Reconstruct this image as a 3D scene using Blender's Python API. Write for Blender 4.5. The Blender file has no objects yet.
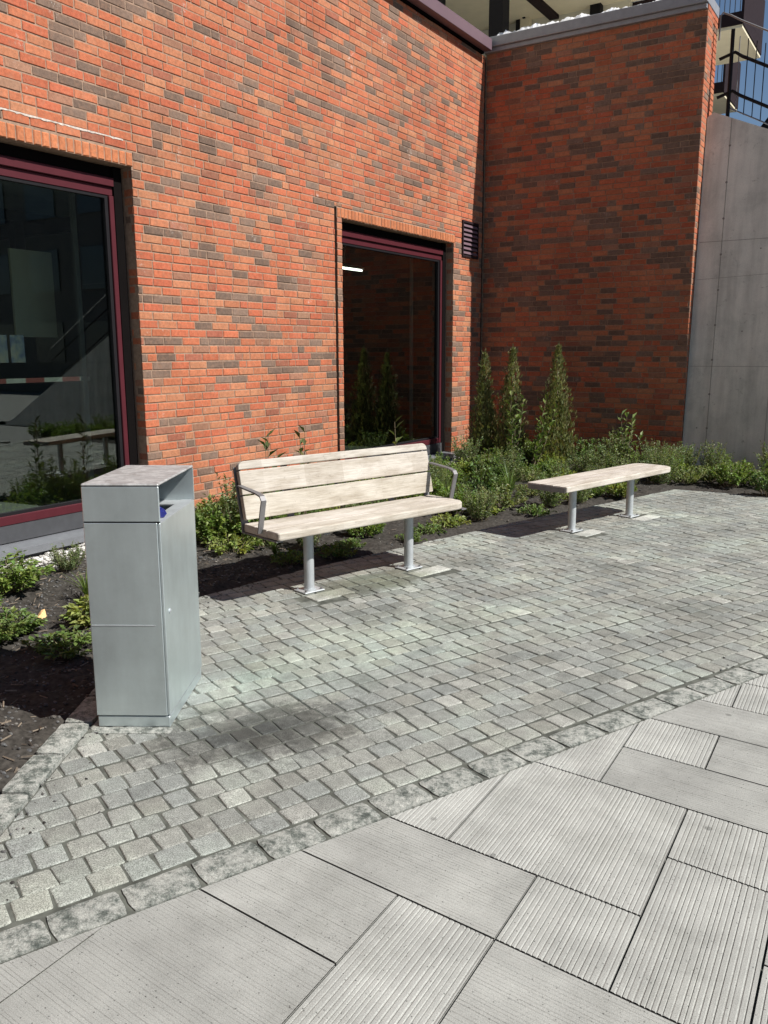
import bpy, math, random
from mathutils import Vector, Matrix, noise
random.seed(7)
C = bpy.context.scene.collection
RAD = math.radians

# ------------------------------------------------------------------ helpers
def world_loc(o):
    v = Vector((0, 0, 0))
    while o is not None:
        v += o.location; o = o.parent
    return v

class MB:
    """collects faces of several materials; build() links ONE mesh object"""
    def __init__(self):
        self.v = []; self.f = []; self.mi = []; self.col = []; self.smooth = []
    def face(self, pts, mi=0, col=(1, 1, 1), sm=False):
        n = len(self.v)
        self.v.extend([tuple(p) for p in pts])
        self.f.append(tuple(range(n, n + len(pts)))); self.mi.append(mi); self.col.append(col); self.smooth.append(sm)
    def raw(self, verts, faces, mi=0, col=(1, 1, 1), sm=False):
        n = len(self.v); self.v.extend([tuple(p) for p in verts])
        for f in faces:
            self.f.append(tuple(i + n for i in f)); self.mi.append(mi); self.col.append(col); self.smooth.append(sm)
    def box(self, lo, hi, mi=0, col=(1, 1, 1), bev=0.0, xf=None):
        x0, y0, z0 = lo; x1, y1, z1 = hi
        b = min(bev, (x1-x0)*.45, (y1-y0)*.45, (z1-z0)*.45)
        if b <= 0:
            vs = [(x0,y0,z0),(x1,y0,z0),(x1,y1,z0),(x0,y1,z0),(x0,y0,z1),(x1,y0,z1),(x1,y1,z1),(x0,y1,z1)]
            fs = [(0,3,2,1),(4,5,6,7),(0,1,5,4),(1,2,6,5),(2,3,7,6),(3,0,4,7)]
        else:
            vs = []; idx = {}
            for ix, (X, sx) in enumerate(((x0, 1), (x1, -1))):
                for iy, (Y, sy) in enumerate(((y0, 1), (y1, -1))):
                    for iz, (Z, sz) in enumerate(((z0, 1), (z1, -1))):
                        for a in range(3):
                            p = [X + sx*b, Y + sy*b, Z + sz*b]
                            p[a] = (X, Y, Z)[a]
                            idx[ix, iy, iz, a] = len(vs); vs.append(tuple(p))
            g = lambda ix, iy, iz, a: idx[ix, iy, iz, a]
            fs = []
            for a in range(3):
                for s in (0, 1):
                    q = []
                    for (i, j) in ((0,0),(1,0),(1,1),(0,1)):
                        k = [0,0,0]; k[a] = s; k[(a+1) % 3] = i; k[(a+2) % 3] = j
                        q.append(g(*k, a))
                    fs.append(tuple(q) if s else tuple(reversed(q)))
            for a in range(3):      # edges running along axis a
                o1, o2 = (a+1) % 3, (a+2) % 3
                for i in (0, 1):
                    for j in (0, 1):
                        k0 = [0,0,0]; k1 = [0,0,0]; k0[o1] = k1[o1] = i; k0[o2] = k1[o2] = j; k1[a] = 1
                        q = [g(*k0, o1), g(*k1, o1), g(*k1, o2), g(*k0, o2)]
                        fs.append(tuple(q) if (i ^ j) else tuple(reversed(q)))
            for i in (0, 1):
                for j in (0, 1):
                    for k in (0, 1):
                        q = [g(i, j, k, 0), g(i, j, k, 1), g(i, j, k, 2)]
                        fs.append(tuple(q) if (i + j + k) % 2 else tuple(reversed(q)))
        if xf is not None: vs = [tuple(xf @ Vector(p)) for p in vs]
        self.raw(vs, fs, mi, col)
    def tube(self, pts, r, n=10, mi=0, col=(1, 1, 1), caps=True):
        pts = [Vector(p) for p in pts]; rs = r if isinstance(r, (list, tuple)) else [r]*len(pts)
        vs = []; fs = []; prev = None
        for i, p in enumerate(pts):
            d = (pts[min(i+1, len(pts)-1)] - pts[max(i-1, 0)]).normalized()
            if prev is None:
                a = d.orthogonal().normalized()
            else:
                a = (prev - d*prev.dot(d)).normalized()
            prev = a; b = d.cross(a)
            for k in range(n):
                t = 2*math.pi*k/n
                vs.append(p + (a*math.cos(t) + b*math.sin(t))*rs[i])
        for i in range(len(pts)-1):
            for k in range(n):
                fs.append((i*n+k, i*n+(k+1) % n, (i+1)*n+(k+1) % n, (i+1)*n+k))
        self.raw(vs, fs, mi, col, True)
        if caps:
            self.face(list(reversed(vs[:n])), mi, col); self.face(vs[-n:], mi, col)
    def prism(self, poly, axis_vec, mi=0, col=(1, 1, 1)):
        a = Vector(axis_vec); p = [Vector(q) for q in poly]; q = [v + a for v in p]; n = len(p)
        self.face(list(reversed(p)), mi, col); self.face(q, mi, col)
        for i in range(n):
            self.face([p[i], p[(i+1) % n], q[(i+1) % n], q[i]], mi, col)
    def build(self, name, mats, parent=None, local=False, weld=False, mesh_only=False):
        off = Vector((0, 0, 0)) if (local or parent is None) else world_loc(parent)
        me = bpy.data.meshes.new(name)
        vs = self.v if local or parent is None else [(x-off.x, y-off.y, z-off.z) for x, y, z in self.v]
        me.from_pydata(vs, [], self.f)
        if not isinstance(mats, (list, tuple)): mats = [mats]
        for m in mats: me.materials.append(m)
        me.polygons.foreach_set('material_index', self.mi)
        me.polygons.foreach_set('use_smooth', self.smooth)
        ca = me.color_attributes.new('Col', 'FLOAT_COLOR', 'CORNER')
        buf = []
        for f, c in zip(self.f, self.col):
            buf.extend((c[0], c[1], c[2], 1.0) * len(f))
        ca.data.foreach_set('color', buf)
        me.update()
        if mesh_only: return me
        o = bpy.data.objects.new(name, me); C.objects.link(o)
        if parent is not None: o.parent = parent
        return o

def tag(o, label=None, cat=None, group=None, kind=None):
    if label: o['label'] = label
    if cat: o['category'] = cat
    if group: o['group'] = group
    if kind: o['kind'] = kind
    return o
def thing(name, loc, label, cat, group=None, rz=0):
    o = bpy.data.objects.new(name, None); C.objects.link(o)
    o.location = loc; o.rotation_euler = (0, 0, rz); o.empty_display_size = .1
    return tag(o, label, cat, group)
def kids(o): return [c for c in bpy.data.objects if c.parent == o]
def copy_tree(o, parent=None):
    c = o.copy(); C.objects.link(c); c.parent = parent
    for ch in kids(o): copy_tree(ch, c)
    return c
def pieces(name, m, parent, boxes, local=False, bev=0):
    out = []
    for lo, hi in boxes:
        q = MB(); q.box(lo, hi, bev=bev); out.append(q.build(name, m, parent, local=local))
    return out
def clip(poly, a, b, c):
    """keep the part of a 2D polygon with a*x+b*y<=c"""
    out = []
    for i in range(len(poly)):
        p, q = poly[i], poly[(i+1) % len(poly)]
        dp, dq = a*p[0]+b*p[1]-c, a*q[0]+b*q[1]-c
        if dp <= 0: out.append(p)
        if dp*dq < 0:
            t = dp/(dp-dq); out.append((p[0]+t*(q[0]-p[0]), p[1]+t*(q[1]-p[1])))
    return out
def area(p): return .5*sum(p[i][0]*p[(i+1) % len(p)][1]-p[(i+1) % len(p)][0]*p[i][1] for i in range(len(p)))
def halfplanes(poly):      # poly counter-clockwise
    hp = []
    for i in range(len(poly)):
        (x0, y0), (x1, y1) = poly[i], poly[(i+1) % len(poly)]
        dx, dy = x1-x0, y1-y0; L = math.hypot(dx, dy)
        a, b = dy/L, -dx/L
        hp.append((a, b, a*x0+b*y0))
    return hp
def inside(p, hp, m=0): return all(a*p[0]+b*p[1] <= c - m for a, b, c in hp)

# ------------------------------------------------------------------ materials
def mat(name):
    m = bpy.data.materials.new(name); m.use_nodes = True
    nt = m.node_tree; b = nt.nodes['Principled BSDF']
    return m, nt, b
def N(nt, t, **kw):
    n = nt.nodes.new(t)
    for k, v in kw.items():
        if k.startswith('i_'): n.inputs[k[2:].replace('_', ' ')].default_value = v
        else: setattr(n, k, v)
    return n
def ramp(nt, fac, stops):
    r = nt.nodes.new('ShaderNodeValToRGB'); e = r.color_ramp.elements
    while len(e) > 1: e.remove(e[-1])
    e[0].position = stops[0][0]; e[0].color = (*stops[0][1], 1)
    for p, c in stops[1:]:
        x = e.new(p); x.color = (*c, 1)
    nt.links.new(fac, r.inputs['Fac']); return r.outputs['Color']
def g3(v): return (v, v, v)
def mixc(nt, mode, fac, a, b):
    n = nt.nodes.new('ShaderNodeMix'); n.data_type = 'RGBA'; n.blend_type = mode
    for s, v in ((n.inputs[0], fac), (n.inputs[6], a), (n.inputs[7], b)):
        if hasattr(v, 'links') or hasattr(v, 'is_linked'): nt.links.new(v, s)
        elif isinstance(v, (int, float)): s.default_value = v
        else: s.default_value = (*v, 1)
    return n.outputs[2]
def noise_tex(nt, scale, detail=4, rough=.55, vec=None, coord='Object', dist=0):
    if vec is None:
        tc = nt.nodes.new('ShaderNodeTexCoord'); vec = tc.outputs[coord]
    n = N(nt, 'ShaderNodeTexNoise', i_Scale=scale, i_Detail=detail, i_Roughness=rough, i_Distortion=dist)
    nt.links.new(vec, n.inputs['Vector']); return n.outputs['Fac']
def mapping(nt, scale=(1, 1, 1), loc=(0, 0, 0), rot=(0, 0, 0), coord='Object'):
    tc = nt.nodes.new('ShaderNodeTexCoord'); m = nt.nodes.new('ShaderNodeMapping')
    m.inputs['Scale'].default_value = scale; m.inputs['Location'].default_value = loc; m.inputs['Rotation'].default_value = rot
    nt.links.new(tc.outputs[coord], m.inputs['Vector']); return m.outputs['Vector']
def bump(nt, b, h, strength=.4, dist=.004):
    n = N(nt, 'ShaderNodeBump', i_Strength=strength, i_Distance=dist)
    nt.links.new(h, n.inputs['Height']); nt.links.new(n.outputs['Normal'], b.inputs['Normal'])
def attr(nt):
    a = nt.nodes.new('ShaderNodeAttribute'); a.attribute_name = 'Col'; return a.outputs['Color']
def simple(name, col, rough=.6, metal=0, var=.12, scale=12, bs=0, spec=.5):
    m, nt, b = mat(name)
    n = noise_tex(nt, scale, 5)
    c = mixc(nt, 'MULTIPLY', 1.0, col, ramp(nt, n, [(.25, g3(1-var)), (.75, g3(1+var))]))
    nt.links.new(c, b.inputs['Base Color']); b.inputs['Roughness'].default_value = rough
    b.inputs['Metallic'].default_value = metal; b.inputs['Specular IOR Level'].default_value = spec
    if bs: bump(nt, b, noise_tex(nt, scale*6, 3), bs, .002)
    return m

M = {}
# fired brick: own colour per brick (attribute), fine sandy mottling and a sparse white bloom
m, nt, b = mat('fired_brick')
n1 = noise_tex(nt, 38, 6, .65); n2 = noise_tex(nt, 260, 3); n3 = noise_tex(nt, 3.1, 6, .7)
n0 = noise_tex(nt, 15, 5, .7)
c = mixc(nt, 'MULTIPLY', 1.0, attr(nt), ramp(nt, n1, [(.25, g3(.68)), (.75, g3(1.22))]))
c = mixc(nt, 'MIX', ramp(nt, n0, [(.50, g3(0)), (.72, g3(.55))]), c, (.30, .165, .105))
c = mixc(nt, 'MULTIPLY', .6, c, ramp(nt, n2, [(.3, g3(.75)), (.7, g3(1.12))]))
v1 = noise_tex(nt, 26, 5, .75, dist=.6)
f1 = N(nt, 'ShaderNodeMath', operation='MULTIPLY'); nt.links.new(ramp(nt, n3, [(.60, g3(0)), (.70, g3(1))]), f1.inputs[0]); nt.links.new(ramp(nt, v1, [(.52, g3(0)), (.62, g3(.75))]), f1.inputs[1])
n8 = noise_tex(nt, 1, 7, .7, vec=mapping(nt, (1.6, 1.6, .45)))
c = mixc(nt, 'MULTIPLY', 1.0, c, ramp(nt, n8, [(.32, g3(.80)), (.5, g3(1.0)), (.68, (1.10, 1.13, 1.15))]))
c = mixc(nt, 'MIX', f1.outputs[0], c, (.58, .53, .48))
nt.links.new(c, b.inputs['Base Color']); b.inputs['Roughness'].default_value = .9; b.inputs['Specular IOR Level'].default_value = .25
bump(nt, b, n1, .5, .004); M['brick'] = m
M['mortar'] = simple('lime_mortar', (.30, .205, .15), .95, var=.3, scale=30, bs=.5, spec=.1)
# granite setts
m, nt, b = mat('granite_sett')
n1 = noise_tex(nt, 230, 3, .7); n2 = noise_tex(nt, 22, 6, .75); n3 = noise_tex(nt, 1.3, 6, .65); n4 = noise_tex(nt, 6.5, 8, .78)
c = mixc(nt, 'MULTIPLY', 1.0, attr(nt), ramp(nt, n1, [(.32, g3(.28)), (.5, g3(1.0)), (.66, g3(1.6))]))
c = mixc(nt, 'MULTIPLY', .9, c, ramp(nt, n2, [(.25, g3(.66)), (.75, g3(1.2))]))
c = mixc(nt, 'MULTIPLY', 1.0, c, ramp(nt, n3, [(.3, (.60, .63, .61)), (.48, (.95, .96, .95)), (.66, (1.25, 1.34, 1.26))]))
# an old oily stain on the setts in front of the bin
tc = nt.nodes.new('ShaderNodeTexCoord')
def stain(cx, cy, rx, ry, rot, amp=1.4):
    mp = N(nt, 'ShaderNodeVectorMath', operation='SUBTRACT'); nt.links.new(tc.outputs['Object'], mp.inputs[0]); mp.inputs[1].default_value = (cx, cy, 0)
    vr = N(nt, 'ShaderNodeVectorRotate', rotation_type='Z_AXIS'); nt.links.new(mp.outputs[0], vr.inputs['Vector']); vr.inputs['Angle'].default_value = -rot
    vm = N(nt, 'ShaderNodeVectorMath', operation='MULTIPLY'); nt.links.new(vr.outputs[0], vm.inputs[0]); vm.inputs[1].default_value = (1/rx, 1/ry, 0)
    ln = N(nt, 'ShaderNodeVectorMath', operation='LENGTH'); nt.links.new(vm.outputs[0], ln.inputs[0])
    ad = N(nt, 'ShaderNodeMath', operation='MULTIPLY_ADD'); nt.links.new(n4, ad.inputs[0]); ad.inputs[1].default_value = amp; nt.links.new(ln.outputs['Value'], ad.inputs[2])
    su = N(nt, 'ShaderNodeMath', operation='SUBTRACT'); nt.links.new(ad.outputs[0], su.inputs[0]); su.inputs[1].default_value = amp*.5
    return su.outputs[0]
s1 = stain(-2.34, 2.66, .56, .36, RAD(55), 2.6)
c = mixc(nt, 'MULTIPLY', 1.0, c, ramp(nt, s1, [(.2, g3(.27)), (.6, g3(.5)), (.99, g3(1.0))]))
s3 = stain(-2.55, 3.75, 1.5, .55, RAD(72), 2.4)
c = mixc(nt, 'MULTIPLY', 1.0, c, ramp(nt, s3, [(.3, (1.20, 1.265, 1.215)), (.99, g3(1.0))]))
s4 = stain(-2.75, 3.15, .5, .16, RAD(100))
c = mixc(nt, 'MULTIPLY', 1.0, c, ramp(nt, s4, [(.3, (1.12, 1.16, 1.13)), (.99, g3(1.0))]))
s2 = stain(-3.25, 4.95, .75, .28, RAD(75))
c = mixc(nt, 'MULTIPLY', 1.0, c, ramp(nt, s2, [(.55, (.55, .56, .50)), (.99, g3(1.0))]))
nt.links.new(c, b.inputs['Base Color']); b.inputs['Roughness'].default_value = .75; b.inputs['Specular IOR Level'].default_value = .35
bump(nt, b, n2, .5, .006); M['sett'] = m
# old hewn granite kerb with moss and dirt patches
m, nt, b = mat('mossy_granite')
n1 = noise_tex(nt, 260, 3, .7); n2 = noise_tex(nt, 14, 12, .84); n3 = noise_tex(nt, 55, 7, .8)
c = ramp(nt, n2, [(.39, (.075, .09, .08)), (.45, (.17, .19, .17)), (.50, (.37, .385, .355)), (.64, (.58, .585, .54))])
c = mixc(nt, 'MULTIPLY', 1.0, c, ramp(nt, n1, [(.3, g3(.55)), (.7, g3(1.3))]))
c = mixc(nt, 'MULTIPLY', .9, c, ramp(nt, n3, [(.3, g3(.55)), (.7, g3(1.2))]))
nt.links.new(c, b.inputs['Base Color']); b.inputs['Roughness'].default_value = .85
bump(nt, b, n3, .8, .012); M['kerb'] = m
M['joint'] = simple('joint_sand', (.100, .105, .092), .95, var=.6, scale=14, bs=.5, spec=.1)
# precast concrete slabs
m, nt, b = mat('cast_slab')
n1 = noise_tex(nt, 330, 2); n2 = noise_tex(nt, 4, 6, .6); n6 = noise_tex(nt, 1.6, 9, .75); n7 = noise_tex(nt, 17, 8, .8); vo = N(nt, 'ShaderNodeTexVoronoi', i_Scale=48); vg = N(nt, 'ShaderNodeTexVoronoi', i_Scale=3.2)
tc = nt.nodes.new('ShaderNodeTexCoord'); nt.links.new(tc.outputs['Object'], vo.inputs['Vector']); nt.links.new(tc.outputs['Object'], vg.inputs['Vector'])
c = mixc(nt, 'MULTIPLY', 1.0, attr(nt), ramp(nt, n1, [(.3, g3(.72)), (.7, g3(1.2))]))
c = mixc(nt, 'MULTIPLY', 1.0, c, ramp(nt, n2, [(.3, g3(.78)), (.7, g3(1.10))]))
c = mixc(nt, 'MULTIPLY', 1.0, c, ramp(nt, n6, [(.36, (.85, .85, .84)), (.5, g3(1.0)), (.66, g3(1.05))]))
c = mixc(nt, 'MULTIPLY', 1.0, c, ramp(nt, n7, [(.30, g3(.62)), (.40, g3(1.0))]))
c = mixc(nt, 'MULTIPLY', 1.0, c, ramp(nt, vg.outputs['Distance'], [(.035, g3(.62)), (.05, g3(1.0))]))
c = mixc(nt, 'MULTIPLY', 1.0, c, ramp(nt, vo.outputs['Distance'], [(.08, g3(.35)), (.13, g3(1.0))]))
nt.links.new(c, b.inputs['Base Color']); b.inputs['Roughness'].default_value = .88; b.inputs['Specular IOR Level'].default_value = .25
bump(nt, b, n1, .35, .002); M['slab'] = m
# in-situ concrete
m, nt, b = mat('cast_concrete')
n1 = noise_tex(nt, 2.2, 7, .7, dist=.4); n2 = noise_tex(nt, 120, 4); n3 = noise_tex(nt, 1, 5, .6, vec=mapping(nt, (7, 7, .5)))
c = ramp(nt, n1, [(.3, (.54, .56, .515)), (.5, (.68, .69, .635)), (.72, (.78, .775, .71))])
c = mixc(nt, 'MULTIPLY', .7, c, ramp(nt, n3, [(.3, g3(.68)), (.6, g3(1.06))]))
c = mixc(nt, 'MULTIPLY', .7, c, ramp(nt, n2, [(.3, g3(.85)), (.7, g3(1.08))]))
n5 = noise_tex(nt, 5.5, 8, .8, dist=1.2)
c = mixc(nt, 'MULTIPLY', 1, c, ramp(nt, n5, [(.32, g3(.50)), (.40, g3(1.0)), (.62, g3(1.0)), (.72, g3(1.12))]))
nt.links.new(c, b.inputs['Base Color']); b.inputs['Roughness'].default_value = .85
bump(nt, b, n1, .25, .01); M['concrete'] = m
M['groove'] = simple('concrete_joint', (.24, .235, .215), .9)
M['soil'] = simple('bed_soil', (.050, .046, .041), .98, var=.6, scale=35, bs=.9, spec=.1)
M['chip'] = None
m, nt, b = mat('gravel_chip'); n1 = noise_tex(nt, 90, 3)
c = mixc(nt, 'MULTIPLY', 1.0, attr(nt), ramp(nt, n1, [(.3, g3(.7)), (.7, g3(1.2))])); nt.links.new(c, b.inputs['Base Color']); b.inputs['Roughness'].default_value = .85; M['chip'] = m
M['plaza'] = simple('plaza_asphalt', (.17, .17, .165), .9, var=.2, scale=8, bs=.3)
# silvered timber
m, nt, b = mat('silvered_timber')
n1 = noise_tex(nt, 1, 7, .7, vec=mapping(nt, (7.0, 130, 130))); n2 = noise_tex(nt, 1, 6, .65, vec=mapping(nt, (3.2, 16, 16))); n3 = noise_tex(nt, 22, 6, .75)
tc = nt.nodes.new('ShaderNodeTexCoord'); mu = N(nt, 'ShaderNodeVectorMath', operation='MULTIPLY'); nt.links.new(tc.outputs['Object'], mu.inputs[0]); mu.inputs[1].default_value = (2.9, 7.1, 7.3)
fl = N(nt, 'ShaderNodeVectorMath', operation='FLOOR'); nt.links.new(mu.outputs[0], fl.inputs[0]); wn = N(nt, 'ShaderNodeTexWhiteNoise'); nt.links.new(fl.outputs[0], wn.inputs['Vector'])
c = ramp(nt, n1, [(.25, (.33, .30, .265)), (.5, (.50, .47, .43)), (.75, (.60, .575, .53))])
c = mixc(nt, 'MULTIPLY', .9, c, ramp(nt, n2, [(.3, (.70, .66, .60)), (.58, (1.05, 1.05, 1.05))]))
c = mixc(nt, 'MULTIPLY', 1.0, c, ramp(nt, wn.outputs['Value'], [(.0, (.88, .865, .84)), (1.0, (1.06, 1.06, 1.06))]))
c = mixc(nt, 'MULTIPLY', .8, c, ramp(nt, n3, [(.30, g3(.66)), (.42, g3(1.0))]))
c = mixc(nt, 'MULTIPLY', 1.0, c, attr(nt))
nt.links.new(c, b.inputs['Base Color']); b.inputs['Roughness'].default_value = .85; b.inputs['Specular IOR Level'].default_value = .2
bump(nt, b, n1, .4, .003); M['wood'] = m
# galvanised / brushed metal
def metal(name, col, r0, r1, sc, streak=(6, 6, 1), aniso=0):
    m, nt, b = mat(name)
    n1 = noise_tex(nt, 1, 6, .6, vec=mapping(nt, tuple(s*sc for s in streak))); n2 = noise_tex(nt, sc*2.2, 6, .7)
    c = mixc(nt, 'MULTIPLY', 1.0, col, ramp(nt, n1, [(.25, g3(.92)), (.75, g3(1.05))]))
    c = mixc(nt, 'MULTIPLY', .7, c, ramp(nt, n2, [(.3, g3(.85)), (.7, g3(1.08))]))
    nt.links.new(c, b.inputs['Base Color']); b.inputs['Metallic'].default_value = 1
    rr = N(nt, 'ShaderNodeMapRange'); rr.inputs['To Min'].default_value = r0; rr.inputs['To Max'].default_value = r1
    nt.links.new(n2, rr.inputs['Value']); nt.links.new(rr.outputs[0], b.inputs['Roughness'])
    return m
M['bin'] = metal('zinc_sheet', (.60, .675, .695), .28, .50, 2.2); M['bin'].node_tree.nodes['Principled BSDF'].inputs['Metallic'].default_value = .8
M['galv'] = metal('galvanised_steel', (.50, .53, .55), .5, .68, 9); M['galv'].node_tree.nodes['Principled BSDF'].inputs['Metallic'].default_value = .55
M['steel_dark'] = metal('weathered_steel', (.22, .215, .22), .5, .65, 9); M['steel_dark'].node_tree.nodes['Principled BSDF'].inputs['Metallic'].default_value = .5
# dirty bin lid: zinc with dried stains
m, nt, b = mat('stained_zinc'); n1 = noise_tex(nt, 14, 8, .75, dist=.8); n2 = noise_tex(nt, 60, 5, .7)
c = ramp(nt, n1, [(.35, (.27, .255, .245)), (.5, (.40, .40, .40)), (.64, (.55, .55, .54))]); c = mixc(nt, 'MULTIPLY', .6, c, ramp(nt, n2, [(.3, g3(.7)), (.7, g3(1.15))]))
nt.links.new(c, b.inputs['Base Color']); b.inputs['Metallic'].default_value = .35; b.inputs['Roughness'].default_value = .6; M['lid'] = m
M['maroon'] = simple('maroon_lacquer', (.072, .014, .020), .5, var=.08, spec=.2)
M['plum'] = simple('plum_lacquer', (.135, .085, .105), .5, var=.06, scale=3)
M['flash'] = simple('grey_flashing', (.20, .21, .23), .45, var=.12, metal=.3)
M['flash_dark'] = simple('dark_flashing', (.05, .052, .058), .6, var=.15)
M['coping'] = simple('grey_coping', (.27, .28, .31), .5, var=.12, metal=.2)
M['black'] = simple('black_lacquer', (.012, .011, .013), .6, var=.1, spec=.15)
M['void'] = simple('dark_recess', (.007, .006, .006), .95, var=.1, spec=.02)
M['cream'] = simple('cream_panel', (.72, .65, .47), .7, var=.06, scale=4)
M['beige'] = simple('beige_panel', (.62, .60, .50), .6, var=.06, scale=3)
M['darkclad'] = simple('dark_cladding', (.022, .013, .015), .7, var=.25, scale=9, spec=.15)
M['white'] = simple('white_paint', (.75, .75, .73), .5, var=.05)
M['lime'] = simple('lime_bloom', (.52, .45, .40), .95, var=.45, scale=30, spec=.1)
M['foil'] = simple('crumpled_silver', (.80, .82, .86), .3, var=.1, metal=.35)
M['dim'] = simple('dim_plaster', (.03, .028, .028), .9)  # near-black copy of the room plaster: the far room's gloom is in the colour
M['room'] = simple('room_plaster', (.20, .20, .19), .9, var=.15, scale=2)
M['roomfloor'] = simple('room_floor', (.16, .16, .155), .7)
M['ceil'] = simple('room_ceiling', (.42, .44, .42), .9, var=.15, scale=2)
M['board'] = simple('pale_board', (.66, .63, .52), .8, var=.05, scale=3)
M['white_tape'] = simple('white_tape', (.16, .16, .155), .6)
M['red'] = simple('red_tape', (.10, .018, .016), .6, var=.05)
M['blue'] = simple('blue_foil', (.012, .016, .14), .3, var=.3, scale=40)
M['paledeck'] = simple('pale_deck', (.62, .60, .55), .9)
M['farwall'] = simple('far_facade', (.10, .095, .09), .8, var=.2, scale=1.5)
M['farwin'] = simple('far_window', (.05, .06, .07), .15, var=.1)
m, nt, b = mat('printed_poster'); n1 = noise_tex(nt, 9, 4, .6)
c = ramp(nt, n1, [(.40, (.015, .025, .06)), (.5, (.05, .065, .085)), (.58, (.085, .085, .08))]); nt.links.new(c, b.inputs['Base Color']); M['poster'] = m
# window glass
m = bpy.data.materials.new('window_glass'); m.use_nodes = True; nt = m.node_tree; nt.nodes.clear()
o = nt.nodes.new('ShaderNodeOutputMaterial'); mx = nt.nodes.new('ShaderNodeMixShader'); t = nt.nodes.new('ShaderNodeBsdfTransparent'); gl = nt.nodes.new('ShaderNodeBsdfGlossy'); lw = N(nt, 'ShaderNodeLayerWeight', i_Blend=.5); pw_ = N(nt, 'ShaderNodeMath', operation='POWER'); pw_.inputs[1].default_value = 4.0; nt.links.new(lw.outputs['Facing'], pw_.inputs[0]); fr = N(nt, 'ShaderNodeMapRange'); fr.inputs['To Min'].default_value = .11; fr.inputs['To Max'].default_value = 1.0; nt.links.new(pw_.outputs[0], fr.inputs['Value'])
t.inputs['Color'].default_value = (.80, .86, .82, 1); gl.inputs['Roughness'].default_value = .004; gl.inputs['Color'].default_value = (.92, .97, .95, 1)
nt.links.new(fr.outputs[0], mx.inputs[0]); nt.links.new(t.outputs[0], mx.inputs[1]); nt.links.new(gl.outputs[0], mx.inputs[2]); nt.links.new(mx.outputs[0], o.inputs['Surface']); M['glass'] = m
m, nt, b = mat('lit_tube'); b.inputs['Emission Color'].default_value = (1, .97, .9, 1); b.inputs['Emission Strength'].default_value = 3.0; M['tube'] = m
def foliage(name, rough=.5, trans=.35, spec=.4):
    m = bpy.data.materials.new(name); m.use_nodes = True; nt = m.node_tree; b = nt.nodes['Principled BSDF']; out = nt.nodes['Material Output']
    n1 = noise_tex(nt, 30, 3)
    c = mixc(nt, 'MULTIPLY', 1.0, attr(nt), ramp(nt, n1, [(.3, g3(.8)), (.7, g3(1.2))]))
    nt.links.new(c, b.inputs['Base Color']); b.inputs['Roughness'].default_value = rough; b.inputs['Specular IOR Level'].default_value = spec
    tr = nt.nodes.new('ShaderNodeBsdfTranslucent'); nt.links.new(mixc(nt, 'MULTIPLY', 1.0, c, (1.2, 1.25, .6)), tr.inputs['Color'])
    mx = nt.nodes.new('ShaderNodeMixShader'); mx.inputs[0].default_value = trans
    nt.links.new(b.outputs[0], mx.inputs[1]); nt.links.new(tr.outputs[0], mx.inputs[2]); nt.links.new(mx.outputs[0], out.inputs['Surface'])
    return m
M['leaf'] = foliage('soft_leaf'); M['gloss'] = foliage('glossy_leaf', .32, .2, .5); M['needle'] = foliage('conifer_spray', .6, .25)
M['stem'] = simple('woody_stem', (.16, .13, .08), .8, var=.2, scale=40)

# ------------------------------------------------------------------ the site (metres; camera stands at 0,0)
AX, BY, BX1 = -6.12, 12.62, -2.89       # long sunny wall, shaded wall, end of the shaded wall
KD = (math.cos(RAD(66.9)), math.sin(RAD(66.9)))            # direction of the kerb line
KN = (KD[1], -KD[0])                                       # towards the slabs
KO = (-1.994, 1.165)                                       # a point on the kerb's outer edge
def kerb_pt(t, off): return (KO[0]+KD[0]*t-KN[0]*off, KO[1]+KD[1]*t-KN[1]*off)
PAVE = [(-2.23, .984), (1.80, 10.38), (-2.42, 10.38), (-3.29, 7.45), (-3.92, 4.9), (-4.06, 4.03)]
HP = halfplanes(PAVE)

# ---- ground sheet
mb = MB(); S = 260
mb.face([(-S, -S, -.12), (S, -S, -.12), (S, S, -.12), (-S, S, -.12)])
tag(mb.build('ground', M['plaza']), kind='structure')

# ---- setts
mb = MB()
base = [(x, y, -.0055) for x, y in PAVE]
mb.face(base, 1)
rd = (math.cos(RAD(67)), math.sin(RAD(67))); rn = (-rd[1], rd[0])
pitch = .1175
org = kerb_pt(0, .152)
def add_sett(poly, tone, z=0.0):
    if len(poly) < 3 or area(poly) < .0009: return
    cx = sum(p[0] for p in poly)/len(poly); cy = sum(p[1] for p in poly)/len(poly)
    tx, ty = random.gauss(0, .009), random.gauss(0, .009); h = z + random.gauss(0, .0008)
    def ring(inset, dz):
        out = []
        for x, y in poly:
            dx, dy = x-cx, y-cy; L = math.hypot(dx, dy) or 1
            k = max(0.2, 1-inset/L)
            X, Y = cx+dx*k, cy+dy*k
            out.append((X, Y, h+dz+(X-cx)*tx+(Y-cy)*ty))
        return out
    r0 = ring(0, -.02); r1 = ring(.0012, -.0040); r2 = ring(.0045, -.0012); r3 = ring(.012, 0)
    n = len(poly)
    for a, c2 in ((r0, r1), (r1, r2), (r2, r3)):
        for i in range(n):
            mb.face([a[i], a[(i+1) % n], c2[(i+1) % n], c2[i]], 0, tone, True)
    mb.face(r3, 0, tone, True)
def sett_tone():
    t = random.random()
    if t < .04: k = random.uniform(.31, .37); return (k, k, k*.93)
    if t < .65: k = random.uniform(.25, .295)
    else: k = random.uniform(.225, .262)
    w = random.uniform(-.008, .006)
    return (k*.985+w, k, k*.93-w)
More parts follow.
